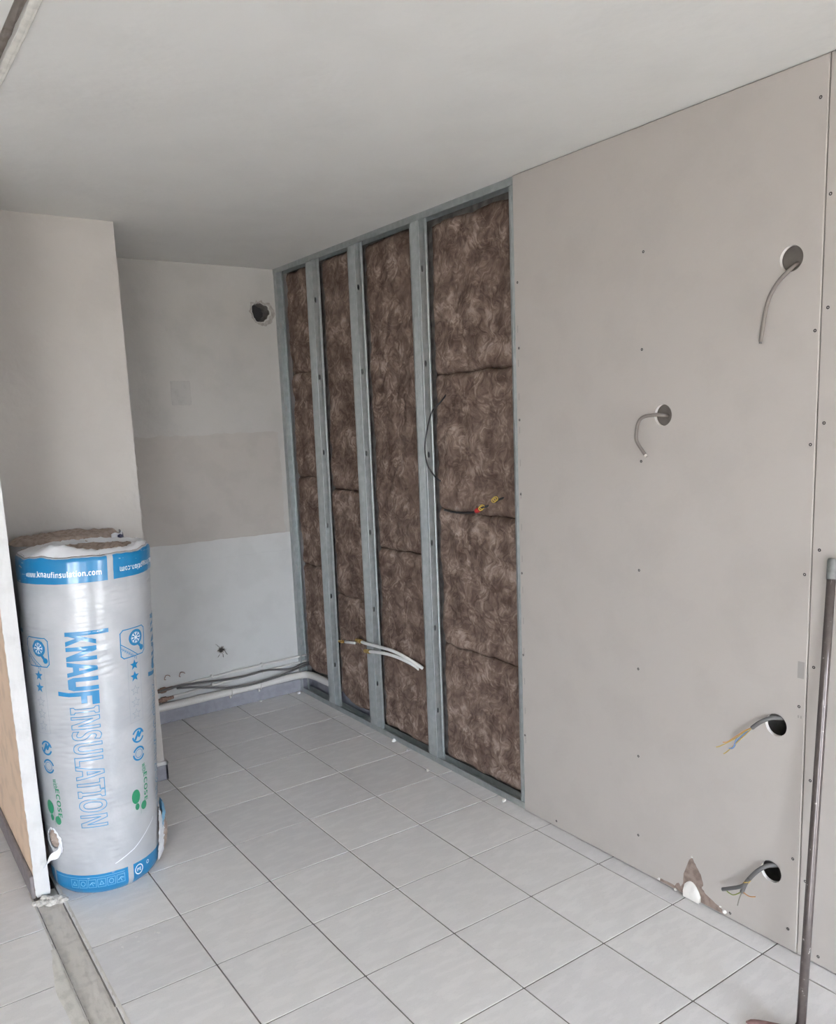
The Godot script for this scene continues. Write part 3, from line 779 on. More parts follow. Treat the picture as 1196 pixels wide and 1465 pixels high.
# ------------------------------------------------------------------ cables
func cable(n: String, label: String, cat: String, pts: Array, r: float, m, group := "") -> Node3D:
	var o = root(n, label, cat, Vector3.ZERO, group)
	var st := S(true); tube(st, smooth_path(pts), r); commit(st, "sheath", m, o)
	return o
func wire(o, pts: Array, r: float, m, n := "conductor"):
	var st := S(true); tube(st, smooth_path(pts, 6), r, 8); commit(st, n, m, o)
func cables():
	var g := "cables hanging out of the round holes"
	var a = cable("power_cable", "grey cable arcing down from the highest round hole near the sheet joint", "cable", [Vector3(1.079, 1.992, 2.296), Vector3(1.064, 1.985, 2.294), Vector3(1.048, 1.970, 2.286), Vector3(1.041, 1.945, 2.262), Vector3(1.040, 1.911, 2.240), Vector3(1.042, 1.867, 2.226), Vector3(1.045, 1.795, 2.213)], 0.0055, M.cable_grey, g)
	wire(a, [Vector3(1.045, 1.800, 2.214), Vector3(1.0452, 1.790, 2.212)], 0.004, M.cable, "cut_end")
	a = cable("power_cable", "grey hooked cable with a pale cut tip from the middle round hole", "cable", [Vector3(1.079, 1.600, 1.872), Vector3(1.062, 1.602, 1.866), Vector3(1.045, 1.604, 1.850), Vector3(1.036, 1.598, 1.808), Vector3(1.035, 1.576, 1.787), Vector3(1.036, 1.535, 1.780), Vector3(1.038, 1.513, 1.786), Vector3(1.040, 1.478, 1.814)], 0.0055, M.cable_grey, g)
	wire(a, [Vector3(1.040, 1.482, 1.811), Vector3(1.0402, 1.472, 1.8185)], 0.0050, M.cable_tip, "pale_tip")
	a = cable("power_cable", "grey cable with fanned coloured wires from the third round hole up the joint", "cable", [Vector3(1.125, 0.700, 2.306), Vector3(1.090, 0.710, 2.302), Vector3(1.064, 0.717, 2.294), Vector3(1.042, 0.718, 2.280), Vector3(1.027, 0.704, 2.258), Vector3(1.022, 0.680, 2.234)], 0.0062, M.cable, g)
	var s := Vector3(1.022, 0.681, 2.235)
	for k in [[M.wire_blue, 0.006, 0.0, 0.595, 2.154], [M.wire_orange, -0.004, 0.012, 0.604, 2.146], [M.wire_tan, 0.003, -0.008, 0.588, 2.138], [M.wire_blue, -0.002, 0.004, 0.600, 2.164], [M.wire_tan, -0.006, 0.006, 0.592, 2.126]]:
		wire(a, [s, Vector3(1.021 + k[1], 0.660 + k[2] * 0.6, 2.214), Vector3(1.022 + k[1], 0.630 + k[2], 2.186), Vector3(1.022 + k[1] * 2.0, k[3] + k[2], k[4] + 0.012), Vector3(1.020 + k[1] * 2.4, k[3] - 0.010 + k[2] * 1.4, k[4] - 0.002)], 0.0016, k[0])
	a = cable("power_cable", "split grey cable with a yellow tie from the lowest round hole", "cable", [Vector3(1.125, 0.234, 2.305), Vector3(1.090, 0.245, 2.301), Vector3(1.064, 0.251, 2.293), Vector3(1.042, 0.251, 2.281), Vector3(1.026, 0.232, 2.262), Vector3(1.024, 0.205, 2.243), Vector3(1.024, 0.176, 2.226), Vector3(1.026, 0.140, 2.212)], 0.0065, M.cable, g)
	wire(a, [Vector3(1.020, 0.200, 2.240), Vector3(1.016, 0.172, 2.224), Vector3(1.016, 0.156, 2.204), Vector3(1.018, 0.138, 2.176), Vector3(1.020, 0.121, 2.148)], 0.0060, M.cable, "second_sheath")
	for k in 3:
		var st := S(true); var c := Vector3(1.022, 0.186 - 0.005 * k, 2.232 - 0.003 * k); var lp := []
		for q in 13: lp.append(c + Vector3(0.0095 * cos(TAU * q / 12.0), 0.005 * sin(TAU * q / 12.0), 0.0095 * sin(TAU * q / 12.0)))
		tube(st, lp, 0.0014, 6); commit(st, "yellow_tie", M.yellow, a)
	for k in [[M.wire_green, 0.118, 2.184, 0.124, 2.158], [M.wire_orange, 0.140, 2.240, 0.150, 2.262], [M.wire_grey, 0.116, 2.206, 0.092, 2.202]]:
		wire(a, [Vector3(1.026, 0.142, 2.213), Vector3(1.022, k[1], k[2]), Vector3(1.020, k[3], k[4])], 0.0016, k[0])
	# loop over the third double stud
	cable("cable_loop", "thin black cable looping over the broad stud of the widest bay", "cable", [Vector3(1.112, 1.72, 0.66), Vector3(1.085, 1.690, 0.655), Vector3(1.062, 1.646, 0.616), Vector3(1.060, 1.556, 0.573), Vector3(1.060, 1.479, 0.557), Vector3(1.062, 1.408, 0.574), Vector3(1.085, 1.360, 0.598), Vector3(1.118, 1.335, 0.605)], 0.0032, M.black)
	# connector in the seam of the wide bay
	a = root("wire_connector", "red wire connector with yellow marked wires poking from the wool seam", "connector")
	var st := S(true); lathe(st, Vector3(1.094, 1.226, 0.866), Vector3(-0.1, 0.35, 0.93).normalized(), [[0.0, 0.0], [0.0, 0.009], [0.003, 0.0105], [0.020, 0.0105], [0.024, 0.007], [0.024, 0.0]], 12); commit(st, "red_cap", M.red, a)
	wire(a, [Vector3(1.110, 1.214, 0.62), Vector3(1.104, 1.210, 0.70), Vector3(1.100, 1.214, 0.80), Vector3(1.095, 1.224, 0.866)], 0.0045, M.black, "cable_in")
	wire(a, [Vector3(1.092, 1.235, 0.888), Vector3(1.096, 1.244, 0.910), Vector3(1.126, 1.260, 0.945), Vector3(1.112, 1.281, 0.995), Vector3(1.142, 1.300, 1.05), Vector3(1.150, 1.310, 1.09)], 0.0045, M.black, "cable_out")
	for q in [[1.241, 0.904], [1.247, 0.912], [1.280, 0.990], [1.286, 1.000]]:
		st = S(true); var lp := []
		for k in 11: lp.append(Vector3(1.090 + 0.009 * cos(TAU * k / 10.0), q[0] + 0.009 * sin(TAU * k / 10.0), q[1] + 0.004 * cos(TAU * k / 10.0)))
		tube(st, lp, 0.0022, 6); commit(st, "yellow_wire", M.yellow, a)

# ------------------------------------------------------------------ plumbing
func fitting(o, at: Vector3, ax: Vector3, L := 0.05, r := 0.011):
	var st := S(false)
	lathe(st, at, ax.normalized(), [[0.0, 0.0], [0.0, r], [L * 0.35, r], [L * 0.35, r * 0.7], [L * 0.45, r * 0.7], [L * 0.45, r * 1.15], [L * 0.8, r * 1.15], [L * 0.8, r * 0.75], [L, r * 0.75], [L, 0.0]], 6)
	commit(st, "brass_fitting", M.brass, o)
func plumbing():
	var a = root("water_pipe", "upper white flexible water pipe with brass end, bending into the wool", "pipe", Vector3.ZERO, "white water pipes through the studs")
	var st := S(true); tube(st, smooth_path([Vector3(1.060, 0.472, -0.085), Vector3(1.056, 0.474, -0.03), Vector3(1.055, 0.482, 0.080), Vector3(1.058, 0.486, 0.190), Vector3(1.066, 0.478, 0.275), Vector3(1.078, 0.462, 0.335), Vector3(1.100, 0.440, 0.375), Vector3(1.135, 0.405, 0.40)]), 0.0085, 12); commit(st, "hose", M.pex, a)
	fitting(a, Vector3(1.062, 0.470, -0.145), Vector3(0, 0.02, 1), 0.06)
	a = root("water_pipe", "lower white flexible water pipe starting on the stud face", "pipe", Vector3.ZERO, "white water pipes through the studs")
	st = S(true); tube(st, smooth_path([Vector3(1.056, 0.438, 0.000), Vector3(1.055, 0.448, 0.060), Vector3(1.057, 0.458, 0.150), Vector3(1.063, 0.460, 0.235), Vector3(1.076, 0.450, 0.31), Vector3(1.098, 0.430, 0.350), Vector3(1.135, 0.392, 0.362)]), 0.0085, 12); commit(st, "hose", M.pex, a)
	fitting(a, Vector3(1.058, 0.430, -0.055), Vector3(0, 0.12, 1), 0.06)
	a = root("pipe_stub", "short white pipe stub with brass fitting beside the broad stud nearest the corner", "pipe")
	st = S(true); tube(st, [Vector3(1.082, 0.424, -0.305), Vector3(1.080, 0.440, -0.195)], 0.0075, 12); commit(st, "hose", M.pex, a)
	fitting(a, Vector3(1.088, 0.410, -0.385), Vector3(-0.03, 0.15, 1), 0.055, 0.008)
	# drain pipe along the back wall and round the corner
	a = root("drain_pipe", "thick white drain pipe above the grey skirting, turning into the stud wall", "pipe")
	st = S(true)
	tube(st, smooth_path([Vector3(-0.0, 0.098, ZB + 0.028), Vector3(0.30, 0.101, ZB + 0.028), Vector3(0.7, 0.104, ZB + 0.028), Vector3(0.96, 0.107, ZB + 0.028), Vector3(1.03, 0.108, ZB + 0.030), Vector3(1.095, 0.109, ZB + 0.052), Vector3(1.118, 0.109, ZB + 0.115), Vector3(1.120, 0.109, ZB + 0.2), Vector3(1.128, 0.106, -0.58), Vector3(1.132, 0.104, -0.475)], 8), 0.022, 16); commit(st, "pipe_run", M.pvc, a)
	for x in [0.62, 0.80]:
		st = S(true); var lp := []
		for q in 11: lp.append(Vector3(x, 0.104 + 0.025 * cos(PI * q / 10.0), ZB + 0.028 + 0.025 * sin(PI * q / 10.0)))
		tube(st, lp, 0.004, 8); bx(st, Vector3(x - 0.005, 0.04 + 0.02, ZB), Vector3(x + 0.005, 0.084, ZB + 0.02), 0.002); commit(st, "pipe_clip", M.pvc, a)
	# two slim painted pipes
	var ys := [[0.205, 0.222, "upper"], [0.150, 0.186, "lower"]]
	for k in 2:
		a = root("heating_pipe", "%s slim white-painted heating pipe with a rusty end along the alcove wall" % ys[k][2], "pipe", Vector3.ZERO, "slim painted pipes along the alcove wall")
		st = S(true)
		tube(st, smooth_path([Vector3(0.02, ys[k][0] - 0.02, ZB + 0.016), Vector3(0.30, ys[k][0] - 0.004, ZB + 0.016), Vector3(0.70, lerp(ys[k][0], ys[k][1], 0.55), ZB + 0.015), Vector3(1.14, ys[k][1], ZB + 0.015)]), 0.0062, 10); commit(st, "pipe_run", M.painted_pipe, a)
		st = S(true); lathe(st, Vector3(0.20, ys[k][0] - 0.012, ZB + 0.018), Vector3(1, 0.06, 0).normalized(), [[0, 0.0], [0, 0.010], [0.02, 0.012], [0.025, 0.016], [0.05, 0.016], [0.055, 0.010], [0.09, 0.009], [0.095, 0.0]], 10); commit(st, "rusty_fitting", M.rust, a)
		for x in [0.52, 0.83]:
			var y: float = lerp(ys[k][0], ys[k][1], x * 0.85)
			st = S(true); bx(st, Vector3(x - 0.006, y - 0.011, ZB), Vector3(x + 0.006, y + 0.011, ZB + 0.024), 0.004); commit(st, "pipe_clip", M.pvc, a)
	# two black cables laid along the pipes
	cable("floor_cable", "upper dark cable draped along the alcove wall pipes", "cable", [Vector3(0.05, 0.185, -0.845), Vector3(0.212, 0.205, -0.835), Vector3(0.336, 0.209, -0.84), Vector3(0.488, 0.194, -0.845), Vector3(0.675, 0.178, -0.855), Vector3(0.851, 0.182, -0.86), Vector3(1.000, 0.160, -0.855), Vector3(1.08, 0.176, -0.852), Vector3(1.145, 0.185, -0.84)], 0.0062, M.cable, "dark cables along the alcove pipes")
	cable("floor_cable", "lower dark cable sagging along the alcove wall pipes", "cable", [Vector3(0.30, 0.203, -0.828), Vector3(0.40, 0.185, -0.83), Vector3(0.486, 0.164, -0.83), Vector3(0.608, 0.136, -0.83), Vector3(0.737, 0.128, -0.83), Vector3(0.916, 0.138, -0.835), Vector3(1.05, 0.158, -0.845), Vector3(1.145, 0.172, -0.84)], 0.0062, M.cable, "dark cables along the alcove pipes")
	# wall hooks above the pipes
	for x in [0.262, 0.345]:
		a = root("pipe_hook", ["small curled metal hook above the rusty pipe ends", "small bent metal hook nearer the cable bend"][0 if x < 0.3 else 1], "hook")
		st = S(true); tube(st, smooth_path([Vector3(x, 0.245, ZB), Vector3(x - 0.012, 0.255, ZB + 0.018), Vector3(x - 0.004, 0.275, ZB + 0.022), Vector3(x + 0.014, 0.272, ZB + 0.02), Vector3(x + 0.020, 0.264, ZB + 0.018)]), 0.0022, 8); commit(st, "hook_wire", M.rust, a)
	# bare patches where plaster is off, just above the skirting
	for q in [[0.555, 0.105, 0.035], [0.66, 0.10, 0.028]]:
		pass

# ------------------------------------------------------------------ insulation rolls
const B0 := Vector3(-0.443, 0, 0.515)
const B1 := Vector3(-0.385, 1.2, 0.422)
const FV := Vector3(-0.2061, 0, 0.9785)
const RV := Vector3(0.9785, 0, 0.2061)
func bag(phi: float, h: float, off := 0.0) -> Vector3:
	var k: float = clamp(h, 0.0, 1.2) / 1.2
	var r: float = lerp(0.187, 0.228, k)
	if h < 0.035: r -= 0.020 * pow(1.0 - max(h, 0.0) / 0.035, 2.0)
	if h > 1.185: r -= 0.008 * pow((h - 1.185) / 0.015, 2.0)
	var u := phi * 0.21
	r += 0.0022 * wn.get_noise_2d(u * 9, h * 3.0) + 0.0026 * wn.get_noise_2d(u * 10 + 30, h * 80) * clamp(0.3 + 1.8 * wn.get_noise_2d(u * 6, h * 3 + 9), 0.0, 1.0) + 0.003 * sin(phi * 2 + 0.8)
	# waves of the film near the rims
	r += 0.0018 * wn.get_noise_2d(u * 40, 2.0 + h) * clamp((h - 1.02) / 0.18, 0.0, 1.0)
	var top_wave: float = 0.010 * wn.get_noise_2d(phi * 1.6 + 4, 1.0) * clamp((h - 1.1) / 0.1, 0.0, 1.0)
	var belly: float = sin(PI * clamp(h / 1.2, 0.0, 1.0))
	r += 0.008 * belly
	return B0.lerp(B1, h / 1.2) - RV * 0.006 * belly + Vector3(0, top_wave, 0) + (sin(phi) * RV + cos(phi) * FV) * (r + off)
func bag_tris(st: SurfaceTool, a: Vector2, b: Vector2, c: Vector2, off: float, lim := 0.012):
	# a, b, c: (arc length at radius .21, height); split until small, then wrap on the roll
	var ab := a.distance_to(b); var bc := b.distance_to(c); var ca := c.distance_to(a)
	var m: float = max(ab, max(bc, ca))
	if m > lim:
		if m == ab:
			var q := (a + b) / 2; bag_tris(st, a, q, c, off, lim); bag_tris(st, q, b, c, off, lim)
		elif m == bc:
			var q := (b + c) / 2; bag_tris(st, a, b, q, off, lim); bag_tris(st, a, q, c, off, lim)
		else:
			var q := (c + a) / 2; bag_tris(st, a, b, q, off, lim); bag_tris(st, q, b, c, off, lim)
		return
	if (b - a).cross(c - a) < 0:
		var t := b; b = c; c = t
	tri(st, bag(a.x / 0.21, a.y, off), bag(b.x / 0.21, b.y, off), bag(c.x / 0.21, c.y, off))
func bag_poly(st: SurfaceTool, p: PackedVector2Array, off: float):
	var ix := Geometry2D.triangulate_polygon(p)
	for k in range(0, ix.size(), 3): bag_tris(st, p[ix[k]], p[ix[k + 1]], p[ix[k + 2]], off)
func bag_line(st: SurfaceTool, p: Array, w: float, off: float, closed := false):
	var n := p.size() if closed else p.size() - 1
	for i in n:
		var a: Vector2 = p[i]; var b: Vector2 = p[(i + 1) % p.size()]
		var d := (b - a).normalized(); var s := Vector2(-d.y, d.x) * w / 2; d *= w / 2
		bag_tris(st, a - s - d, b - s + d, b + s + d, off); bag_tris(st, a - s - d, b + s + d, a + s - d, off)
func bag_disc(st: SurfaceTool, c: Vector2, rx: float, ry: float, off: float, n := 20):
	var p := PackedVector2Array()
	for k in n: p.append(c + Vector2(cos(TAU * k / n) * rx, sin(TAU * k / n) * ry))
	bag_poly(st, p, off)
func circle_pts(c: Vector2, r: float, a0 := 0.0, a1 := TAU, n := 20) -> Array:
	var p := []
	for k in n + 1: p.append(c + Vector2(cos(lerp(a0, a1, float(k) / n)), sin(lerp(a0, a1, float(k) / n))) * r)
	return p
func star(c: Vector2, r: float) -> PackedVector2Array:
	var p := PackedVector2Array()
	for k in 10:
		var a := PI / 2 + TAU * k / 10.0; var q := r if k % 2 == 0 else r * 0.42
		p.append(c + Vector2(cos(a), sin(a)) * q)
	return p
func font(weight: int, embolden := 0.0) -> Font:
	var f := SystemFont.new(); f.font_names = PackedStringArray(["Droid Sans"]); f.font_weight = weight
	if embolden == 0.0: return f
	var v := FontVariation.new(); v.base_font = f; v.variation_embolden = embolden
	return v
# lettering as flat triangles in the frame x (reading) / y (up), scaled to the box [0,w] x [0,h]
func letters(text: String, w: float, h: float, f: Font, spread := 0.0) -> Array:
	var tm := TextMesh.new(); tm.text = text; tm.font = f; tm.font_size = 64; tm.pixel_size = 0.01; tm.depth = 0.0; tm.curve_step = 2.0
	var ar := tm.get_mesh_arrays() if tm.get_surface_count() > 0 else []
	var out := []
	if ar.is_empty(): return out
	var vs: PackedVector3Array = ar[Mesh.ARRAY_VERTEX]; var ix = ar[Mesh.ARRAY_INDEX]; var nr: PackedVector3Array = ar[Mesh.ARRAY_NORMAL]
	var idx := []
	if ix == null or ix.size() == 0:
		for i in vs.size(): idx.append(i)
	else:
		for i in ix: idx.append(i)
	var lo := Vector2(1e9, 1e9); var hi := -lo
	for v in vs:
		lo = Vector2(min(lo.x, v.x), min(lo.y, v.y)); hi = Vector2(max(hi.x, v.x), max(hi.y, v.y))
	for k in range(0, idx.size(), 3):
		if nr[idx[k]].z < 0.5: continue
		var t := []
		for m in 3:
			var v: Vector3 = vs[idx[k + m]]
			t.append(Vector2((v.x - lo.x) / (hi.x - lo.x) * (w + 2 * spread) - spread, (v.y - lo.y) / (hi.y - lo.y) * (h + 2 * spread) - spread))
		out.append(t)
	return out
func outline_edges(tris: Array) -> Array:      # the edges that only one triangle has
	var seen := {}
	for t in tris:
		for k in 3:
			var a: Vector2 = t[k]; var b: Vector2 = t[(k + 1) % 3]
			var ka := "%d,%d" % [roundi(a.x * 20000), roundi(a.y * 20000)]; var kb := "%d,%d" % [roundi(b.x * 20000), roundi(b.y * 20000)]
			if ka == kb: continue
			var key := ka + ";" + kb if ka < kb else kb + ";" + ka
			if seen.has(key): seen[key] = null
			else: seen[key] = [a, b]
	var out := []
	for key in seen:
		if seen[key] != null: out.append(seen[key])
	return out
func place(st: SurfaceTool, tris: Array, fn: Callable, off: float):
	for t in tris: bag_tris(st, fn.call(t[0]), fn.call(t[1]), fn.call(t[2]), off)
func rolls():
	var r = root("insulation_roll", "white wrapped insulation roll with blue bands and lettering, standing on the tiles", "insulation roll", Vector3.ZERO, "wrapped insulation rolls")
	# the film
	var st := S(true)
	sheet(st, 170, 240, func(u, v): return bag((u - 0.5) * TAU, v * 1.2))
	var body := commit(st, "wrapper", M.film, r)
	# folded film and open wool on the top
	st = S(true)
	var rim := func(phi: float, k: float):       # k 0 at rim, 1 at the opening
		var p := bag(phi, 1.2); var c := B1 + Vector3(0.015, 0.002, 0.01)
		var open_: float = 0.60 + 0.14 * wn.get_noise_2d(cos(phi) * 1.5, sin(phi) * 1.5) + 0.13 * cos(phi - 1.3)
		var q := p.lerp(c, k * (1.0 - open_))
		var lift: float = 0.011 * sin(PI * min(k * 1.1, 1.0)) + 0.024 * exp(-pow((phi + 0.55) / 0.42, 2)) * sin(PI * k) 
		lift += (0.006 * wn.get_noise_2d(phi * 5.0, k * 3) + 0.004 * wn.get_noise_2d(phi * 14.0, k * 5)) * sin(PI * min(k, 1.0))
		return q + Vector3(0, lift + 0.002, 0)
	sheet(st, 120, 14, func(u, v): return rim.call((u - 0.5) * TAU, v))
	commit(st, "folded_film", M.film_inside, r)
	st = S(true)
	sheet(st, 90, 22, func(u, v):
		var phi: float = (u - 0.5) * TAU
		var p := bag(phi, 1.192); var c := B1 + Vector3(0, -0.004, 0)
		var q := p.lerp(c, 0.04 + 0.96 * v); var rr: float = 1.0 - v
		q.y += 0.010 * wn.get_noise_3d(q.x * 22, q.z * 22, 1) + 0.006 * sin(rr * 34.0 + phi) + 0.006
		return q)
	meta(commit(st, "wool_end", M.wool_pale, r), "brown mineral wool showing at the open top")
	# printed bands
	for seg in [[-180.0, -112.0], [-108.0, 17.0], [22.0, 112.0], [116.0, 180.0]]:
		st = S(true)
		sheet(st, int((seg[1] - seg[0]) / 2.2), 12, func(u, v): return bag(deg_to_rad(lerp(seg[0], seg[1], u)), lerp(1.112, 1.196, v), 0.0009))
		commit(st, "blue_band", M.blue, r)
	for seg in [[-180.0, -68.0], [-64.0, 20.0], [26.0, 76.0], [80.0, 180.0]]:
		st = S(true)
		sheet(st, int((seg[1] - seg[0]) / 2.2), 14, func(u, v): return bag(deg_to_rad(lerp(seg[0], seg[1], u)), lerp(0.002, 0.078, v), 0.0006))
		commit(st, "blue_band", M.blue, r)
	var A := func(deg: float) -> float: return deg_to_rad(deg) * 0.21
	# web address on the upper band, upright and inverted
	st = S(true)
	var web := letters("www.knaufinsulation.com", A.call(70.0), 0.021, font(700))
	place(st, web, func(p: Vector2): return Vector2(A.call(-58.0) + p.x, 1.134 + p.y), 0.0014)
	place(st, web, func(p: Vector2): return Vector2(A.call(98.0) - p.x, 1.150 - p.y), 0.0014)
	commit(st, "web_address", M.print_white, r)
	# main wordmark, reading downwards; three repeats round the roll
	for base in [-21.0, 69.0, -111.0]:
		logo(r, base)
	for base in [-51.0, 38.8, 129.0]:
		icons(r, base)
	# symbols on the lower band
	st = S(true)
	for k in 6:
		var c := Vector2(A.call(-36.0 + k * 9.6), 0.046)
		var e := 0.0145
		bag_line(st, [c + Vector2(-e, -e), c + Vector2(e, -e), c + Vector2(e, e), c + Vector2(-e, e)], 0.0014, 0.0012, true)
		match k % 3:
			0: bag_line(st, [c + Vector2(-0.008, -0.006), c + Vector2(0.0, 0.007), c + Vector2(0.008, -0.006)], 0.002, 0.0012, true)
			1: bag_line(st, circle_pts(c, 0.008), 0.002, 0.0012)
			2:
				bag_line(st, [c + Vector2(-0.009, -0.004), c + Vector2(0.0, 0.004), c + Vector2(0.009, 0.001)], 0.003, 0.0012)
				bag_line(st, [c + Vector2(-0.002, 0.002), c + Vector2(0.003, -0.009)], 0.002, 0.0012)
	bag_line(st, [Vector2(A.call(-62.0), 0.068), Vector2(A.call(16.0), 0.068)], 0.0012, 0.0012)
	commit(st, "care_symbols", M.pale_print, r)
	st = S(true)
	var rc := Vector2(A.call(32.6), 0.050)
	bag_line(st, circle_pts(rc, 0.017), 0.0035, 0.0012)
	place(st, letters("PE", 0.018, 0.012, font(700)), func(p: Vector2): return rc + Vector2(p.x - 0.009, p.y - 0.006), 0.0012)
	bag_line(st, circle_pts(Vector2(A.call(45.0), 0.058), 0.006, 0, TAU, 12), 0.0025, 0.0012)
	commit(st, "recycling_mark", M.print_white, r)
	# burst in the film with wool poking out, low on the side by the partition
	st = S(true)
	var hole_c := Vector2(A.call(-57.5), 0.202)
	sheet(st, 20, 14, func(u, v):
		var a: float = u * TAU; var k: float = v
		var rr: float = (1.0 - k) * (1.0 + 0.22 * wn.get_noise_2d(cos(a) * 2 + 3, sin(a) * 2))
		var q := hole_c + Vector2(cos(a) * 0.034 * rr, sin(a) * 0.036 * rr)
		return bag(q.x / 0.21, q.y, -0.004 + 0.016 * sqrt(k) + 0.003 * wn.get_noise_2d(q.x * 160, q.y * 160)))
	meta(commit(st, "wool_tuft", M.wool_pale, r), "brown wool poking through a tear in the film")
	st = S(true)
	sheet(st, 44, 4, func(u, v):
		var a: float = u * TAU
		var rg: float = 1.0 + 0.15 * wn.get_noise_2d(cos(a) * 2.2, sin(a) * 2.2 + 5)
		var grow: float = 0.35 + 1.1 * max(0.0, cos(a + 0.9)) + 1.3 * max(0.0, cos(a + 1.9))
		var q := hole_c + Vector2(cos(a) * (0.033 + 0.011 * v * grow) * rg, sin(a) * (0.035 + 0.010 * v * grow) * rg)
		return bag(q.x / 0.21, q.y, 0.002 + 0.006 * sin(PI * (1.0 - v) * 0.8) + 0.003 * wn.get_noise_2d(a * 3, v * 3)))
	commit(st, "torn_film", M.film_inside, r)
	st = S(true)         # strip of film lying across the end of the partition
	sheet(st, 12, 6, func(u, v):
		var p := Vector3(-0.610, 0.168, 0.600).lerp(Vector3(-0.672, 0.128, 0.606), u)
		return p + Vector3(0, lerp(-0.016, 0.016, v) * (1.0 - 0.75 * u) - 0.004 * sin(u * 9), 0.006 * sin(u * 6 + v * 2)))
	commit(st, "torn_film", M.film_inside, r)
	# torn flap and bulging wool at the foot, alcove side
	st = S(true)
	sheet(st, 10, 40, func(u, v):
		var h: float = lerp(-0.0, 0.205, v)
		var wdt: float = 0.10 + 0.22 * sin(PI * pow(v, 0.7))
		var ph: float = 1.26 + wdt * u + 0.10 * (1.0 - v) * -1.0 + 0.06 * wn.get_noise_2d(v * 7, 2)
		var p := bag(ph, h, 0.006 + 0.018 * sin(PI * v) * u + 0.004 * wn.get_noise_2d(v * 9, u * 3))
		p.y = max(p.y, 0.002)
		return p)
	commit(st, "torn_flap", M.film_inside, r)
	st = S(true)
	sheet(st, 8, 16, func(u, v):
		var ph: float = 1.40 + 0.36 * u; var h: float = lerp(0.12, 0.215, v)
		return bag(ph, h, 0.016 + 0.012 * sin(PI * u) * sin(PI * v) + 0.004 * wn.get_noise_2d(v * 9, u * 6)))
	commit(st, "blue_flap", M.pale_print, r)
	st = S(true)
	sheet(st, 14, 26, func(u, v):
		var ph: float = 1.36 + 0.9 * u; var h: float = 0.185 * v
		var p := bag(ph, h, -0.01 + 0.052 * pow(sin(PI * u), 0.6) * pow(sin(PI * clamp(v * 0.85 + 0.12, 0, 1)), 0.6) + 0.006 * wn.get_noise_2d(h * 60, ph * 14))
		p.y = max(p.y, 0.001)
		return p)
	meta(commit(st, "wool_tuft", M.wool_pale, r), "brown wool spilling out at the torn foot")
	# slanting crease lines of tape on the film
	st = S(true)
	bag_line(st, [Vector2(A.call(8.0), 0.105), Vector2(A.call(28.0), 0.135), Vector2(A.call(58.0), 0.205)], 0.003, 0.0014)
	commit(st, "film_crease", M.print_white, r)
	second_roll()
func logo(r, base: float):
	var A := func(deg: float) -> float: return deg_to_rad(deg) * 0.21
	var cap: float = A.call(25.5)
	var L := 0.0515
	var at := func(p: Vector2): return Vector2(A.call(base) + p.y * cap, 0.948 - p.x * L)     # x: letters, y: cap heights
	var st := S(true)
	var P := [
		[[0.02, 0], [0.30, 0], [0.30, 1.42], [0.02, 1.42]],                                   # k
		[[0.30, 0.46], [0.62, 1.0], [0.93, 1.0], [0.30, 0.10]],
		[[0.36, 0.52], [0.52, 0.66], [0.97, 0.0], [0.66, 0.0]],
		[[1.04, 0], [1.31, 0], [1.31, 1], [1.04, 1]], [[1.71, 0], [1.98, 0], [1.98, 1], [1.71, 1]],   # N
		[[1.04, 1], [1.33, 1], [1.98, 0], [1.69, 0]],
		[[2.03, 0], [2.32, 0], [2.62, 1], [2.40, 1]], [[2.76, 0], [3.05, 0], [2.68, 1], [2.46, 1]], [[2.24, 0.20], [2.84, 0.20], [2.80, 0.40], [2.28, 0.40]],   # A
		[[3.09, 0.16], [3.37, 0.22], [3.37, 1], [3.09, 1]], [[3.71, 0.22], [3.99, 0.16], [3.99, 1], [3.71, 1]],   # U
		[[3.09, 0.18], [3.22, 0.0], [3.86, 0.0], [3.99, 0.18], [3.71, 0.26], [3.37, 0.26]],
		[[4.08, -0.20], [4.37, -0.02], [4.37, 0.98], [4.08, 0.98]], [[3.96, -0.38], [4.26, -0.38], [4.37, 0.0], [4.08, 0.0]],   # f
		[[4.08, 1.0], [4.98, 1.0], [4.98, 0.76], [4.08, 0.76]], [[4.37, 0.60], [4.86, 0.60], [4.86, 0.40], [4.37, 0.40]]]
	for q in P:
		var pv := PackedVector2Array()
		for e in q: pv.append(at.call(Vector2(e[0], e[1])))
		bag_poly(st, pv, 0.0008)
	commit(st, "wordmark", M.blue, r)
	var place_ := func(p: Vector2): return Vector2(A.call(base - 0.5) + p.y, 0.684 - p.x)
	var w := 0.430
	st = S(true)
	for e in outline_edges(letters("INSULATION", w, cap, font(700))): bag_line(st, [place_.call(e[0]), place_.call(e[1])], 0.0028, 0.0009)
	commit(st, "outlined_word", M.outline, r)
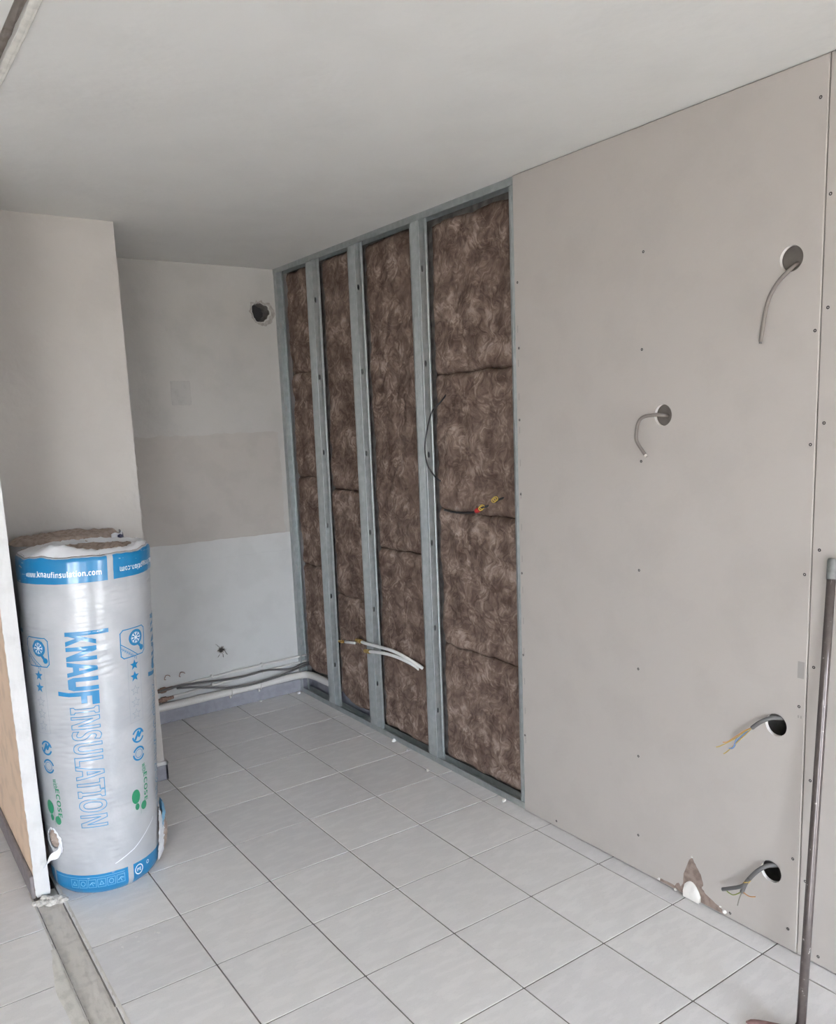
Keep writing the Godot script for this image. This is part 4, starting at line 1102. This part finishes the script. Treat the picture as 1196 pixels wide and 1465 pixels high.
func icons(r, base: float):
	var A := func(deg: float) -> float: return deg_to_rad(deg) * 0.21
	var o: float = A.call(base)
	var st := S(true)
	# insulation mark: magnifier with a snowflake over a hatched slab, in a rounded square
	var c := Vector2(o, 0.877); var e := 0.050; var k := 0.010
	bag_line(st, [c + Vector2(-e + k, -e), c + Vector2(e - k, -e), c + Vector2(e, -e + k), c + Vector2(e, e - k), c + Vector2(e - k, e), c + Vector2(-e + k, e), c + Vector2(-e, e - k), c + Vector2(-e, -e + k)], 0.0035, 0.0009, true)
	bag_disc(st, c + Vector2(0.010, 0.014), 0.029, 0.029, 0.0009, 28)
	bag_line(st, [c + Vector2(0.024, -0.014), c + Vector2(0.038, -0.030)], 0.010, 0.0009)
	bag_disc(st, c + Vector2(0.036, -0.028), 0.010, 0.010, 0.0009, 14)
	bag_line(st, [c + Vector2(-e, 0.002), c + Vector2(0.018, -e)], 0.0028, 0.0009); bag_line(st, [c + Vector2(-e, -0.012), c + Vector2(-0.002, -e)], 0.0012, 0.0009)
	for q in 8:
		var s := c + Vector2(-0.045 + q * 0.0075, -0.008 - q * 0.0058)
		bag_line(st, [s, s + Vector2(0.002, -0.016), s + Vector2(0.005, -0.006)], 0.0012, 0.0009)
	for q in 2: bag_poly(st, star(Vector2(o, [0.795, 0.753][q]), 0.0195), 0.0009)
	# two round marks
	for q in 2:
		var cc := Vector2(o + A.call(0.6), [0.538, 0.472][q])
		bag_line(st, circle_pts(cc, 0.023, 0.3, 2.6), 0.006, 0.0009); bag_line(st, circle_pts(cc, 0.023, 3.3, 5.8), 0.006, 0.0009)
		if q == 0: bag_line(st, [cc + Vector2(-0.012, -0.010), cc + Vector2(0.0, 0.012), cc + Vector2(0.004, -0.002), cc + Vector2(0.013, 0.010)], 0.009, 0.0009)
		else: bag_line(st, circle_pts(cc, 0.015, 0.0, TAU), 0.0018, 0.0009)
	commit(st, "pictograms", M.blue, r)
	st = S(true)
	var cs := c + Vector2(0.010, 0.014)
	for q in 4:
		var d := Vector2(cos(PI * q / 4.0), sin(PI * q / 4.0))
		bag_line(st, [cs - d * 0.019, cs + d * 0.019], 0.0026, 0.0014)
		for sgn in [-1.0, 1.0]:
			bag_line(st, [cs + d * 0.018 * sgn + d.rotated(PI / 2) * 0.005, cs + d * 0.012 * sgn, cs + d * 0.018 * sgn - d.rotated(PI / 2) * 0.005], 0.0018, 0.0014)
	commit(st, "snowflake", M.print_white, r)
	st = S(true)
	for q in 3: bag_line(st, Array(star(Vector2(o, [0.703, 0.660, 0.618][q]), 0.0175)), 0.0014, 0.0009, true)
	bag_line(st, [Vector2(o + 0.026, 0.82), Vector2(o + 0.030, 0.592), Vector2(o - 0.026, 0.590), Vector2(o - 0.028, 0.82)], 0.0008, 0.0009)
	commit(st, "outlined_stars", M.grey_print, r)
	# green lettering and leaves
	st = S(true)
	place(st, letters("with", 0.033, 0.020, font(700)), func(p: Vector2): return Vector2(o + A.call(3.6) + p.y, 0.428 - p.x), 0.0009)
	place(st, letters("ECOSE", 0.105, 0.019, font(700)), func(p: Vector2): return Vector2(o + A.call(5.0) + p.y, 0.393 - p.x), 0.0009)
	bag_disc(st, Vector2(o + A.call(-5.5), 0.320), 0.018, 0.026, 0.0009)
	bag_disc(st, Vector2(o + A.call(-4.6), 0.282), 0.009, 0.012, 0.0009)
	bag_disc(st, Vector2(o + A.call(4.0), 0.276), 0.014, 0.016, 0.0009)
	bag_line(st, [Vector2(o - 0.001, 0.310), Vector2(o - 0.001, 0.250)], 0.0010, 0.0009)
	commit(st, "green_print", M.green, r)
func second_roll():
	var r = root("insulation_roll", "second insulation roll mostly hidden behind the lettered one, brown wool on top", "insulation roll", Vector3.ZERO, "wrapped insulation rolls")
	var c := Vector3(-0.362, 0, 0.022)
	var P := func(phi: float, h: float, k := 1.0):
		var w: float = 1.0 + 0.03 * wn.get_noise_2d(cos(phi) * 2, sin(phi) * 2 + h) + 0.02 * wn.get_noise_2d(phi * 6, h * 6)
		return c + Vector3(sin(phi) * 0.215 * w * k, h, cos(phi) * 0.135 * w * k)
	var st := S(true); sheet(st, 70, 60, func(u, v): return P.call((u - 0.5) * TAU, v * 1.190)); commit(st, "wrapper", M.film, r)
	st = S(true); sheet(st, 90, 24, func(u, v):
		var phi: float = (u - 0.5) * TAU
		var p: Vector3 = P.call(phi, 1.190, 1.0 - v)
		p.y += 0.024 * pow(clamp(v * 6.0, 0.0, 1.0), 0.7) + 0.010 * wn.get_noise_3d(p.x * 20, p.z * 20, 2) + 0.005 * wn.get_noise_3d(p.x * 70, p.z * 70, 4)
		return p)
	commit(st, "wool_end", M.wool_pale, r)
	st = S(true); sheet(st, 20, 4, func(u, v): return P.call(lerp(0.75, 1.75, u), lerp(1.155, 1.205, v) + 0.004 * sin(u * 14), 1.03)); commit(st, "film_collar", M.film_inside, r)
	st = S(true); sheet(st, 14, 3, func(u, v): return P.call(lerp(0.95, 1.6, u), lerp(1.168, 1.196, v) + 0.003 * sin(u * 11), 1.045)); commit(st, "navy_print", M.navy, r)

# ------------------------------------------------------------------ pole and litter
func loose_things():
	var p = root("metal_pole", "brown metal pole with grey cap leaning against the plasterboard", "pole", Vector3(0.755, 0, 2.57))
	var b := Vector3(0, 0.03, 0); var t := Vector3(1.049 - 0.755, 1.208, 2.442 - 2.57)
	var d := (t - b).normalized()
	var st := S(true); tube(st, [b, b.lerp(t, 0.25), b.lerp(t, 0.5), b.lerp(t, 0.75), t - d * 0.05], 0.0118, 20); commit(st, "shaft", M.pole, p)
	st = S(true); lathe(st, t - d * 0.055, d, [[0, 0.0], [0, 0.0125], [0.002, 0.0130], [0.05, 0.0130], [0.056, 0.0115], [0.056, 0.0]], 24); commit(st, "end_cap", M.pole_cap, p)
	st = S(true); lathe(st, b - d * 0.012, d, [[0, 0.0], [0, 0.017], [0.012, 0.017], [0.026, 0.0118]], 24); commit(st, "collar", M.pole, p)
	var tip := Vector3(-0.07, 0.0135, -0.112)
	var path := []; var rad := []
	for k in 25:
		var u := k / 24.0 * 2.0 - 1.0
		path.append(Vector3(-tip.x * u, 0.0145, -tip.z * u)); rad.append(0.0135 * pow(max(0.02, 1.0 - pow(abs(u), 6.0)), 0.5))
	st = S(true); tube(st, path, rad, 14); commit(st, "foot", M.foot, p)
	# chip of plaster leaning on the torn foot of the board
	st = S(true)
	var q := [[0.0, 1.974], [0.030, 1.974], [0.052, 1.980], [0.063, 1.995], [0.062, 2.010], [0.050, 2.028], [0.036, 2.036], [0.0, 2.038]]
	var cc := Vector2(2.006, 0.028)
	sheet(st, 8, 6, func(u, v):
		var z: float = lerp(1.974, 2.038, u); var top: float = 0.062 * pow(sin(PI * clamp(u * 0.72 + 0.2, 0, 1)), 0.7)
		var y: float = 0.002 + top * v
		return Vector3(XB - 0.010 + 0.007 * v - 0.004 * sin(PI * v) + 0.002 * wn.get_noise_2d(u * 9, v * 9), y, z))
	sheet(st, 8, 6, func(u, v):
		var z: float = lerp(2.038, 1.974, u); var top: float = 0.062 * pow(sin(PI * clamp((1.0 - u) * 0.72 + 0.2, 0, 1)), 0.7)
		return Vector3(XB - 0.001, 0.002 + top * v, z))
	meta(commit(st, "plaster_chip", M.gypsum), "cream plaster chip leaning against the torn foot of the board", "plaster chip")
	# dried plaster dust trodden onto the tiles
	for sm in [[-0.47, 1.03, 0.10, 0.05, 34], [0.72, 0.30, 0.12, 0.06, 30], [0.60, 0.62, 0.05, 0.22, 40], [0.63, -0.05, 0.16, 0.07, 30]]:
		st = S()
		for k in sm[4]:
			var a := rng.randf() * TAU; var rr := sqrt(rng.randf())
			var c := Vector3(sm[0] + cos(a) * rr * sm[2], 0.0001, sm[1] + sin(a) * rr * sm[3]); var s := rng.randf_range(0.002, 0.009) * (1.1 - rr * 0.6); var ro := rng.randf() * TAU; var el := rng.randf_range(0.3, 0.8)
			var ring := []
			for qi in 9:
				var b2 := TAU * qi / 9.0; var w := s * rng.randf_range(0.6, 1.2)
				ring.append(c + Vector3(cos(b2) * w, 0, sin(b2) * w * el).rotated(Vector3.UP, ro))
			for qi in 9: tri(st, c + Vector3(0, 0.0005, 0), ring[(qi + 1) % 9], ring[qi])
		var o := commit(st, "dust_smear", M.dust, get_node("floor")); o.set_meta("kind", "stuff")
	var crumbs := [[1.052, 1.052, 0.010, "grey crumb at the plasterboard corner by the floor track", M.concrete], [0.984, 0.588, 0.008, "dark grey crumb on the tiles in front of the stud with the cable loop", M.concrete], [1.062, 0.180, 0.012, "larger white crumb on the floor track in the third bay", M.white], [1.050, 0.320, 0.007, "smaller white crumb on the floor track in the third bay", M.white], [1.040, -0.842, 0.012, "white crumb where the floor track meets the alcove skirting", M.white], [0.80, -0.868, 0.010, "white crumb under the drain pipe clip on the alcove floor", M.white]]
	for c in crumbs:
		var o := chunk(Vector3(c[0], c[2] * 0.45, c[1]), c[2], c[4], self, numbered("plaster_crumb"))
		meta(o, c[3], "plaster crumb")
